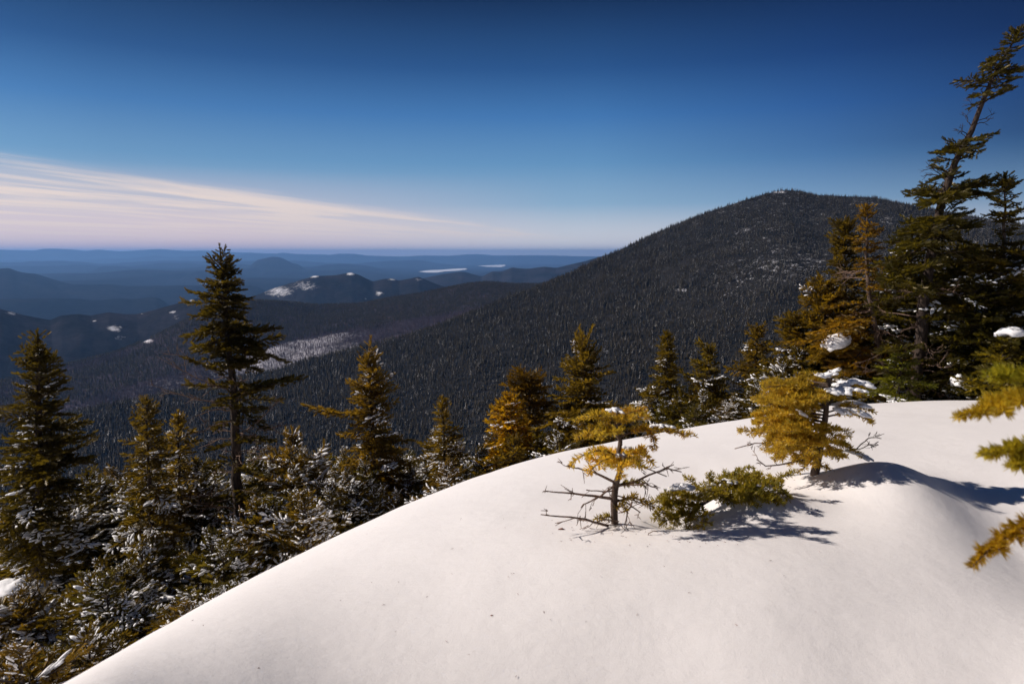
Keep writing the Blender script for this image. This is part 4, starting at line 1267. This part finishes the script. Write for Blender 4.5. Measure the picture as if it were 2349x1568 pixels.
# ------------------------------------------------------------------ firs close by: every needle built
def fir_spray(path, rng, side=0.10, nl=0.02, step=0.0032, r0=0.004, sides=True, w=0.0023, side_gap=0.036, start=0.15, up_bias=0.66, per=3):
    """a fir branch: wood, side shoots and needles"""
    g = Geo()
    P0 = np.asarray(path, float)
    seg = np.r_[0, np.cumsum(np.linalg.norm(np.diff(P0, axis=0), axis=1))]
    Ltot = seg[-1]
    n = max(5, int(Ltot / 0.03))
    q = np.linspace(0, Ltot, n)
    P = np.stack([np.interp(q, seg, P0[:, k]) for k in range(3)], -1)
    for _ in range(2): P[1:-1] = (P[:-2] + 2 * P[1:-1] + P[2:]) / 4
    axes = [(P, start)]
    g.add(*tube(P, np.linspace(r0, 0.0012, n), 5), 1)
    if sides:
        pos, s = start * Ltot, 1
        while pos < Ltot * 0.95:
            f = pos / Ltot
            p = np.array([np.interp(pos, q, P[:, k]) for k in range(3)])
            i = min(n - 2, int(f * (n - 1))); T = norm(P[i + 1] - P[i])
            S = norm(np.cross(T, [0, 0, 1.0])) * s
            a = math.radians(rng.uniform(40, 62))
            d = T * math.cos(a) + S * math.sin(a) + np.array([0, 0, rng.normal(0.05, 0.15)])
            l = side * (1 - 0.55 * f) * rng.uniform(0.55, 1.2)
            e = p + norm(d) * l
            Q = np.stack([p, (p + e) / 2 + [0, 0, 0.06 * l], e + [0, 0, -0.03 * l]])
            g.add(*tube(Q, [0.002, 0.0016, 0.001], 4), 1)
            axes.append((Q, 0.05))
            if l > 0.05:
                for q2 in (0.4, 0.7):
                    for s2 in (-1, 1):
                        a2 = math.radians(rng.uniform(35, 55)); d1 = norm(e - p); n1 = norm(np.cross(d1, [0, 0, 1.0])) * s2
                        b0 = p + (e - p) * q2; e2 = b0 + norm(d1 * math.cos(a2) + n1 * math.sin(a2) + [0, 0, rng.normal(0, .12)]) * l * 0.42
                        axes.append((np.stack([b0, (b0 + e2) / 2, e2]), 0.0))
            s = -s; pos += side_gap * rng.uniform(0.6, 1.3)
    B, D, Ln = [], [], []
    for (A, st) in axes:
        sg = np.r_[0, np.cumsum(np.linalg.norm(np.diff(A, axis=0), axis=1))]
        m = max(3, int(sg[-1] * (1 - st) / step)) * per
        tp = rng.uniform(sg[-1] * st, sg[-1] * 1.0, m)
        p = np.stack([np.interp(tp, sg, A[:, k]) for k in range(3)], -1)
        i = np.clip(np.searchsorted(sg, tp, 'right') - 1, 0, len(A) - 2)
        T = norm(A[i + 1] - A[i]); S = norm(np.cross(T, [0.02, 0.01, 1.0])); U = np.cross(S, T)
        tipf = 1 - 0.35 * np.clip((tp / sg[-1] - 0.8) / 0.2, 0, 1)
        th = rng.uniform(-math.pi * (1 - up_bias), math.pi * (2 - up_bias), m)[:, None]
        d = T * rng.uniform(0.35, 0.8, m)[:, None] + S * np.cos(th) + U * np.sin(th)
        B.append(p); D.append(norm(d)); Ln.append(nl * rng.uniform(0.7, 1.15, m) * tipf)
    B, D, Ln = np.concatenate(B), np.concatenate(D), np.concatenate(Ln)[:, None]
    W = norm(np.cross(D, rng.normal(0, 1, D.shape))) * w
    V = np.stack([B, B + D * Ln * 0.45 + W, B + D * Ln, B + D * Ln * 0.45 - W], 1).reshape(-1, 3)
    k = np.arange(len(B))[:, None] * 4
    F = np.concatenate([k + [0, 1, 2], k + [0, 2, 3]])
    g.add(V, F, 0)
    g.axes = [A for A, _ in axes]
    return g


def sapling(name, label, group, base, trunk_pts, Y, r_top, r_bot):
    T = np.array([at(np.float64(p[0]), np.float64(p[1]), Y + (p[2] if len(p) > 2 else 0)) for p in trunk_pts])
    root = link(name, None, None, None, label, 'tree', group, tuple(base)); root.empty_display_size = 0.05
    T = np.concatenate([T, [base - np.array([0, 0, 0.10])]]) - base
    f = np.linspace(0, len(T) - 1, 22)
    Q = np.stack([np.interp(f, range(len(T)), T[:, k]) for k in range(3)], -1)
    tr = link('trunk', tri_mesh('trunk', *tube(Q, np.linspace(r_top, r_bot, 22), 9, 0.2, np.random.default_rng(3)), [M_BARK_PALE], None, True), root)
    crown = link('crown', None, root); crown.empty_display_size = 0.05
    return root, tr, crown


def px_path(pts, Y, base):
    return np.array([at(np.float64(p[0]), np.float64(p[1]), Y + (p[2] if len(p) > 2 else 0)) for p in pts]) - base


def snow_on(parent, path, rng, w, h, n=7, lift=0.012):
    """a pillow of snow along the top of a bough: overlapping lumps that follow the twigs"""
    P = np.asarray(path, float)
    seg = np.linalg.norm(np.diff(P, axis=0), axis=1).sum()
    m = int(10 + seg / 0.005)
    f = rng.uniform(0, len(P) - 1, m)
    O = np.stack([np.interp(f, range(len(P)), P[:, k]) for k in range(3)], -1)
    ax = norm(P[-1] - P[0]); sd = norm(np.cross([0, 0, 1.0], ax))
    off = rng.normal(0, 0.55, m) * w
    O = O + sd * off[:, None] + np.array([0, 0, 1.0]) * (lift - 0.25 * np.abs(off))[:, None]
    a = rng.normal(0, 0.6, m)[:, None]
    d = ax * np.cos(a) + sd * np.sin(a); d[:, 2] -= 0.25 * rng.random(m); d = norm(d)
    y = norm(np.cross([0, 0, 1.0], d)); z = np.cross(d, y)
    q = (w * rng.uniform(0.28, 0.62, m))[:, None]
    bv, bf = blob(rng, 9, 5, 0.15)
    V, F = instances(bv, bf, O, d * q * 1.5, y * q * 0.75, z * q * 0.6)
    link('snow_pillow', tri_mesh('snow_pillow', V, F, [M_BSNOW], None, True), parent, 'stuff')


def build_saplings():
    rng = np.random.default_rng(42)
    G = 'fir saplings poking out of the snowbank'
    # ---- left sapling
    b = hit(1411, 1200); Y = float(b[1])
    root, tr, crown = sapling('fir_sapling', 'thin fir sapling with bare dead twigs low on its trunk', G, b, [(1418, 935), (1412, 985), (1424, 1012, .01), (1418, 1040), (1424, 1075), (1412, 1110), (1408, 1150), (1410, 1200)], Y, 0.006, 0.017)
    br = [  # top tier
        ([(1418, 970), (1400, 952, -.04), (1370, 950, -.06), (1320, 962, -.05)], .09), ([(1420, 985), (1390, 975, -.03), (1345, 985, -.08), (1318, 1008, -.08)], .10), ([(1416, 960), (1440, 945, .03), (1480, 935, .05)], .08),
        ([(1418, 955), (1405, 945, .08), (1385, 944, .14)], .08), ([(1424, 1000), (1450, 985, 0), (1495, 985, -.02), (1545, 990, -.03), (1597, 1000, -.03)], .10), ([(1420, 970), (1450, 955, -.08), (1490, 955, -.12)], .08),
        ([(1418, 990), (1395, 990, -.1), (1370, 1005, -.16)], .09), ([(1420, 975), (1435, 950, .1), (1450, 940, .18)], .09), ([(1490, 986, -.02), (1500, 1005, -.06), (1502, 1032, -.07)], .05), ([(1418, 985), (1400, 985, .1), (1360, 990, .2)], .09),
        # middle tier, arching
        ([(1418, 1050), (1390, 1028, -.03), (1345, 1035, -.06), (1315, 1055, -.07), (1305, 1072, -.07)], .075), ([(1424, 1048), (1450, 1030, -.02), (1480, 1035, -.04), (1500, 1062, -.05)], .075),
        ([(1420, 1060), (1395, 1048, -.12), (1365, 1062, -.18), (1348, 1090, -.2)], .08), ([(1420, 1062), (1425, 1055, -.12), (1425, 1075, -.2), (1418, 1100, -.22)], .09), ([(1422, 1055), (1450, 1050, -.1), (1470, 1070, -.15)], .07),
        ([(1420, 1045), (1400, 1035, .1), (1370, 1035, .18)], .08), ([(1422, 1045), (1450, 1035, .1), (1475, 1035, .16)], .08),
        # low tufts
        ([(1415, 1115), (1445, 1105, .02), (1475, 1100, .04), (1482, 1115, .04)], .05), ([(1412, 1150), (1445, 1135, .02), (1480, 1145, .03), (1500, 1165, .03)], .05), ([(1408, 1185), (1385, 1182, -.02), (1370, 1190, -.02)], .03),
        ([(1412, 1165), (1425, 1155, -.03), (1440, 1170, -.05)], .04)]
    for k, (pts, side) in enumerate(br):
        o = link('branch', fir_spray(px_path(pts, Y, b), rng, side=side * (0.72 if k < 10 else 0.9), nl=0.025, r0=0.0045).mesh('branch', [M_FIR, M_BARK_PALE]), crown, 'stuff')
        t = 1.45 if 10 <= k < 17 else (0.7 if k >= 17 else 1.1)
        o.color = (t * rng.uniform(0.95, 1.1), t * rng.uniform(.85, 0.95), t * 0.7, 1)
    for pts, w in (([(1393, 948, -.02), (1410, 942, -.02), (1428, 947, -.02)], .017), ([(1492, 982, -.02), (1520, 981, -.02), (1545, 985, -.02)], .016), ([(1425, 1048, -.08), (1432, 1062, -.1)], .020), ([(1428, 1030, -.03), (1445, 1032, -.03)], .012)):
        snow_on(crown, px_path(pts, Y, b), rng, w, w)
    for pts, r in (([(1405, 1143), (1370, 1136, -.03), (1310, 1130, -.06), (1252, 1125, -.08)], .0075), ([(1395, 1205, -.06), (1350, 1192, -.1), (1300, 1184, -.14), (1240, 1180, -.18)], .006), ([(1410, 1105), (1370, 1085, -.03), (1335, 1076, -.06), (1302, 1066, -.08)], .006),
                   ([(1415, 1112), (1450, 1105, .02), (1490, 1088, .05), (1530, 1072, .07), (1562, 1080, .09)], .006), ([(1420, 1068), (1450, 1058, .03), (1480, 1072, .05), (1530, 1090, .08)], .004), ([(1412, 1145), (1440, 1152, .04), (1470, 1175, .06)], .005),
                   ([(1412, 1110), (1380, 1135, -.05), (1350, 1148, -.08), (1330, 1163, -.1)], .004), ([(1415, 1120), (1390, 1128, -.03), (1345, 1122, -.06)], .0035), ([(1450, 1150, -.03), (1440, 1170, -.06), (1432, 1205, -.08)], .004),
                   ([(1415, 1135), (1480, 1155, .02), (1500, 1152, .03)], .003), ([(1420, 1195, -.03), (1390, 1190, -.05), (1365, 1198, -.08)], .003), ([(1413, 1112), (1480, 1108, -.03), (1510, 1120, -.04)], .004)):
        P = px_path(pts, Y, b)
        f = np.linspace(0, len(P) - 1, 9); Q = np.stack([np.interp(f, range(len(P)), P[:, k]) for k in range(3)], -1); Q[1:] += rng.normal(0, .0018, Q[1:].shape)
        link('dead_branch', dead_limb_geo(Q, r, rng, 4, 0.07).mesh('dead_branch', [M_DEAD], True), tr, 'stuff')

    # ---- right sapling: bushy, swept to the left, snow on its right side
    b = hit(1868, 1088); Y = float(b[1])
    root, tr, crown = sapling('fir_sapling', 'bushy fir sapling swept left with snow on its right boughs', G, b, [(1905, 850), (1898, 900), (1893, 960), (1885, 1010), (1876, 1050), (1868, 1088)], Y, 0.008, 0.024)
    br = [([(1905, 870), (1880, 862, -.02), (1850, 855, -.03), (1825, 856, -.03)], .06), ([(1905, 872), (1915, 860, 0), (1928, 852, 0)], .05)]
    for k in range(22):                                              # layered flags to the left
        f = k / 21.0
        y0 = 880 + 150 * f; dz = rng.uniform(-.16, .16)
        xe = 1722 + 30 * abs(f - 0.35) * 2 + rng.uniform(-10, 30) + (25 if f > .8 else 0)
        ye = y0 + np.interp(f, [0, .4, 1], [2, 16, 22]) + rng.uniform(-8, 8)
        br.append(([(1898 - 20 * f, y0), (1850, y0 - 8, dz * .6), (1790, y0 - 4 + 6 * f, dz), (xe, ye, dz * 1.3)], .12))
    for k in range(9):
        f = k / 8.0; y0 = 885 + 130 * f; dz = rng.uniform(-.2, .12)
        br.append(([(1897 - 18 * f, y0), (1865, y0 - 5, dz), (1820 + rng.uniform(-15, 15), y0 + 8, dz * 1.6)], .11))
    br += [([(1900, 905), (1930, 890, .02), (1965, 880, .03), (2000, 888, .03)], .07), ([(1898, 925), (1930, 905, -.04), (1965, 900, -.06), (1985, 905, -.06)], .06), ([(1896, 945), (1930, 935, 0), (1970, 930, 0), (2008, 945, 0)], .08),
           ([(1895, 955), (1935, 945, -.06), (1975, 950, -.09), (2005, 972, -.1)], .08), ([(1890, 985), (1915, 975, 0), (1940, 985, 0), (1948, 1000, 0)], .06), ([(1885, 1015), (1920, 1012, 0), (1955, 1030, 0), (1985, 1050, .01)], .07),
           ([(1885, 1020), (1910, 1030, -.05), (1925, 1055, -.08)], .06), ([(1880, 1030), (1850, 1030, -.08), (1822, 1055, -.12)], .07), ([(1880, 1035), (1850, 1045, .03), (1815, 1062, .05)], .07), ([(1878, 1040), (1860, 1055, -.08), (1830, 1085, -.1)], .06),
           ([(1882, 1005), (1840, 1000, -.1), (1780, 1015, -.14), (1745, 1030, -.15)], .09), ([(1882, 1000), (1830, 985, 0), (1760, 990, 0), (1690, 985, 0)], .08), ([(1876, 1060), (1890, 1070, -.04), (1905, 1078, -.05)], .04), ([(1884, 1000), (1870, 1010, -.15), (1850, 1040, -.22)], .09), ([(1884, 1010), (1895, 1015, -.15), (1905, 1040, -.2)], .08), ([(1880, 1030), (1868, 1045, -.12), (1850, 1070, -.16)], .07), ([(1890, 980), (1900, 985, -.15), (1915, 1005, -.2)], .08), ([(1882, 1020), (1830, 1025, .1), (1790, 1040, .15)], .08), ([(1880, 1040), (1900, 1040, .1), (1940, 1045, .15)], .07)]
    for k, (pts, side) in enumerate(br):
        o = link('branch', fir_spray(px_path(pts, Y, b), rng, side=side, nl=0.026, r0=0.005, step=0.0036, start=0.22).mesh('branch', [M_FIR, M_BARK_PALE]), crown, 'stuff')
        t = rng.uniform(0.85, 1.2); o.color = (t * 1.1, t * 0.99, t * 0.75, 1)
    for pts, w in (([(1870, 862, -.03), (1895, 866, -.03)], .026), ([(1897, 862, 0), (1925, 852, 0)], .026), ([(1925, 890, .02), (1960, 876, .03), (1990, 884, .03)], .036), ([(1905, 900, -.05), (1935, 900, -.05)], .040), ([(1915, 935, 0), (1960, 926, 0), (1990, 936, 0)], .032),
                   ([(1920, 945, -.07), (1965, 945, -.09), (1995, 962, -.1)], .036), ([(1835, 948, -.1), (1845, 955, -.1)], .026), ([(1940, 895, -.05), (1985, 900, -.06)], .026), ([(1955, 1040, 0), (1990, 1052, .01)], .03)):
        snow_on(crown, px_path(pts, Y, b), rng, w, w)
    for pts, r in (([(1860, 1010), (1800, 1020, -.05), (1740, 1012, -.08), (1685, 1028, -.1)], .004), ([(1865, 1050), (1800, 1062, -.1), (1760, 1070, -.12), (1735, 1052, -.12)], .005), ([(1955, 1035, .03), (1980, 1015, .04), (1995, 1000, .05), (2022, 1005, .05)], .003), ([(1965, 1030, .03), (1990, 1020, .05), (2015, 1020, .05)], .0025)):
        P = px_path(pts, Y, b)
        f = np.linspace(0, len(P) - 1, 8); Q = np.stack([np.interp(f, range(len(P)), P[:, k]) for k in range(3)], -1); Q[1:] += rng.normal(0, .0018, Q[1:].shape)
        link('dead_branch', dead_limb_geo(Q, r, rng, 4, 0.06).mesh('dead_branch', [M_DEAD], True), tr, 'stuff')

    # ---- half buried fir lying between the two
    b = hit(1560, 1205); Y = float(b[1])
    root = link('buried_fir', None, None, None, 'low half buried fir with frosted boughs lying between the two saplings', 'tree', None, tuple(b)); root.empty_display_size = .05
    P = px_path([(1560, 1215, .02), (1600, 1160, .05), (1680, 1115, .10), (1780, 1105, .14)], Y, b)
    link('trunk', tri_mesh('trunk', *tube(P, [0.012, 0.010, 0.007, 0.004], 7), [M_BARK], None, True), root)
    crown = link('crown', None, root); crown.empty_display_size = .05
    br = [([(1600, 1160, .05), (1560, 1150, -.02), (1520, 1165, -.05), (1500, 1180, -.06)], .08), ([(1580, 1180, .02), (1545, 1180, -.06), (1515, 1205, -.09)], .07), ([(1590, 1170, .02), (1575, 1190, -.08), (1580, 1215, -.1)], .07), ([(1610, 1160, .02), (1620, 1185, -.08), (1610, 1212, -.1)], .06),
          ([(1580, 1165, .05), (1540, 1140, .02), (1505, 1150, 0)], .08), ([(1620, 1150, .05), (1600, 1110, .08), (1570, 1090, .1)], .06), ([(1640, 1140, .06), (1640, 1100, .08), (1620, 1085, .1)], .06), ([(1620, 1140, .06), (1660, 1095, .12), (1720, 1070, .15)], .07),
          ([(1660, 1125, .08), (1640, 1120, .0), (1600, 1140, -.06)], .08), ([(1680, 1115, .1), (1700, 1100, .12), (1740, 1095, .14)], .06), ([(1690, 1115, .1), (1710, 1130, .02), (1720, 1148, -.02)], .06), ([(1720, 1110, .12), (1770, 1115, .08), (1815, 1140, .03)], .07),
          ([(1760, 1108, .13), (1800, 1090, .14), (1825, 1080, .14)], .05), ([(1700, 1112, .1), (1740, 1120, .05), (1790, 1145, .02)], .07), ([(1560, 1150, .0), (1530, 1155, -.05), (1505, 1190, -.1)], .07), ([(1600, 1150, .05), (1570, 1130, .0), (1530, 1135, -.03)], .08),
          ([(1650, 1130, .08), (1670, 1140, .02), (1680, 1155, -.03)], .06), ([(1640, 1125, .1), (1690, 1090, .2), (1740, 1085, .25)], .09), ([(1700, 1112, .1), (1740, 1100, .2), (1790, 1100, .25)], .09), ([(1680, 1120, .1), (1700, 1125, .0), (1750, 1140, -.02)], .08), ([(1720, 1112, .12), (1760, 1105, .02), (1800, 1125, -.02)], .08), ([(1600, 1150, .05), (1640, 1130, -.02), (1670, 1135, -.05)], .08), ([(1640, 1130, .08), (1690, 1140, .0), (1745, 1160, -.03)], .08), ([(1700, 1120, .1), (1750, 1135, .03), (1800, 1155, .0)], .07), ([(1570, 1160, .05), (1540, 1190, -.03), (1545, 1222, -.06)], .06)]
    for k, (pts, side) in enumerate(br):
        o = link('branch', fir_spray(px_path(pts, Y, b), rng, side=side, nl=0.025, r0=0.004, start=0.1).mesh('branch', [M_FIR, M_BARK_PALE]), crown, 'stuff')
        t = rng.uniform(0.55, 0.9); o.color = (t, t * 1.02, t * 0.8, 1)
    for pts, w in (([(1530, 1130, 0), (1560, 1118, .02), (1585, 1120, .03)], .026), ([(1610, 1115, .05), (1640, 1118, .05)], .022), ([(1600, 1140, -.02), (1625, 1135, 0)], .018), ([(1660, 1105, .08), (1690, 1110, .08)], .016), ([(1740, 1118, .06), (1770, 1122, .06)], .018)):
        snow_on(crown, px_path(pts, Y, b), rng, w, w)


build_saplings()


def build_overhang():
    """fir beside the camera, its trunk out of the picture on the right; bough tips reach in"""
    rng = np.random.default_rng(11)
    base = np.array([1.55, 1.15, 0.0]); base[2] = float(ground(base[0], base[1]))
    root = link('overhanging_fir', None, None, None, 'out of focus fir boughs reaching in at the right picture edge', 'tree', None, tuple(base)); root.empty_display_size = .1
    h = 2.1
    link('trunk', tri_mesh('trunk', *tube([(0, 0, -.2), (0.02, 0, .5), (0, 0.02, 1.2), (0.03, 0, h)], [.05, .045, .03, .01], 8), [M_BARK_PALE], None, True), root)
    crown = link('crown', None, root); crown.empty_display_size = .1
    Y = 1.0
    for pts, side, col in (([(3000, 800, .15), (2600, 840, .1), (2420, 865, .04), (2265, 862, 0)], .05, (.85, .98, .5)), ([(3000, 830, .15), (2600, 870, .1), (2400, 905, .05), (2280, 930, .02), (2196, 956, 0)], .045, (1.1, 1.05, .6)),
                           ([(3000, 940, .15), (2600, 985, .1), (2420, 1020, .05), (2252, 1042, 0)], .05, (1.0, 1.05, .6)), ([(3000, 960, .1), (2600, 1080, .08), (2420, 1165, .05), (2350, 1205, .03), (2270, 1250, .01), (2230, 1298, 0)], .03, (1.0, .82, .42)),
                           ([(2430, 1015, .05), (2370, 1045, 0), (2318, 1068, -.02)], .02, (1.0, 1.05, .6))):
        P = px_path(pts, Y, base)
        o = link('branch', fir_spray(P, rng, side=side, nl=0.020, r0=0.004, step=0.0012, side_gap=.018, start=.1, w=.0011, per=8).mesh('branch', [M_FIR, M_BARK_PALE]), crown, 'stuff')
        o.color = (*col, 1)


build_overhang()


# ------------------------------------------------------------------ litter on the snow
def litter():
    rng = np.random.default_rng(6)
    m, N, L, P = new_mat('dry_leaf'); P.inputs['Base Color'].default_value = (0.16, 0.05, 0.025, 1); P.inputs['Roughness'].default_value = .8
    for (x, y, s, lab) in ((1128, 1411, .006, 'tiny red brown leaf scrap on the open snow'), (593, 1531, .004, 'tiny brown leaf scrap near the lower left snow corner'), (1288, 1213, .014, 'dark curled bark flake left of the thin sapling'),
                           (466, 1433, .003, 'speck of bark by the left snow edge'), (1060, 1258, .003, 'speck of bark in the middle of the snow')):
        p = hit(x, y)
        V = np.array([[-1, -.35, .05], [0, -.5, .35], [1, -.1, .1], [.2, .45, .3], [-.8, .3, .1], [0, 0, .5], [0, 0, -.2]]) * s
        V += rng.normal(0, .08 * s, V.shape)
        F = [[0, 1, 5], [1, 2, 5], [2, 3, 5], [3, 4, 5], [4, 0, 5], [1, 0, 6], [2, 1, 6], [3, 2, 6], [4, 3, 6], [0, 4, 6]]
        o = link('leaf_scrap', tri_mesh('leaf_scrap', V, F, [m]), None, None, lab, 'leaf scrap', 'plant scraps on the snow', tuple(p))
    # shed needles strewn on the snow: far too many to count
    B, D = [], []
    for k in range(120):
        c = [(1400, 1215, 90, 16), (1600, 1235, 120, 14), (1850, 1110, 70, 18), (1500, 1320, 480, 120), (1000, 1360, 300, 90)][int(rng.choice(5, p=[.3, .2, .15, .2, .15]))]
        x, y = rng.normal(c[0], c[2]), rng.normal(c[1], c[3])
        d = ray(np.float64(x), np.float64(y)); t = np.linspace(1.2, 8, 900); q = d[None] * t[:, None]
        i = int(np.argmax(q[:, 2] < ground(q[:, 0], q[:, 1])))
        if i == 0: continue
        a = rng.random() * 6.28
        B.append(q[i] + [0, 0, .003]); D.append(np.array([math.cos(a), math.sin(a), rng.normal(0, .15)]) * rng.uniform(.003, .008))
    B, D = np.array(B), np.array(D); W = norm(np.cross(D, [0, 0, 1.0])) * .0009
    V = np.stack([B - D, B + W + [0, 0, .0012], B + D, B - W + [0, 0, .0012]], 1).reshape(-1, 3); k = np.arange(len(B))[:, None] * 4
    link('needle_litter', tri_mesh('needle_litter', V, np.concatenate([k + [0, 1, 2], k + [0, 2, 3]]), [m]), kind='stuff', label='shed brown needles strewn over the snow')
    p = hit(1487, 1226)
    Q = px_path([(1485, 1236), (1488, 1222), (1500, 1216), (1510, 1219)], float(p[1]), p)
    link('bent_twig', tri_mesh('bent_twig', *tube(Q, [.0025, .002, .0018, .001], 5), [M_DEAD], None, True), None, None, 'small bent twig sticking out of the snow left of the buried fir', 'twig', None, tuple(p))


litter()


# ------------------------------------------------------------------ haze: the air between here and the horizon
def build_haze():
    m = bpy.data.materials.new('haze_air'); m.use_nodes = True
    N, L = m.node_tree.nodes, m.node_tree.links
    N.remove(N['Principled BSDF'])
    v = N.new('ShaderNodeVolumePrincipled')
    v.inputs['Color'].default_value = (0.24, 0.50, 1.0, 1)
    v.inputs['Density'].default_value = 3.0e-5
    v.inputs['Anisotropy'].default_value = 0.2
    L.new(v.outputs[0], N['Material Output'].inputs['Volume'])
    a, lo, hi = 80000.0, LOW - 400, 350.0
    V = [(x, y, z) for z in (lo, hi) for y in (-a, a) for x in (-a, a)]
    F = [(0, 2, 3), (0, 3, 1), (4, 5, 7), (4, 7, 6), (0, 1, 5), (0, 5, 4), (2, 6, 7), (2, 7, 3), (0, 4, 6), (0, 6, 2), (1, 3, 7), (1, 7, 5)]
    link('haze', tri_mesh('haze', V, F, [m]), kind='stuff')


build_haze()
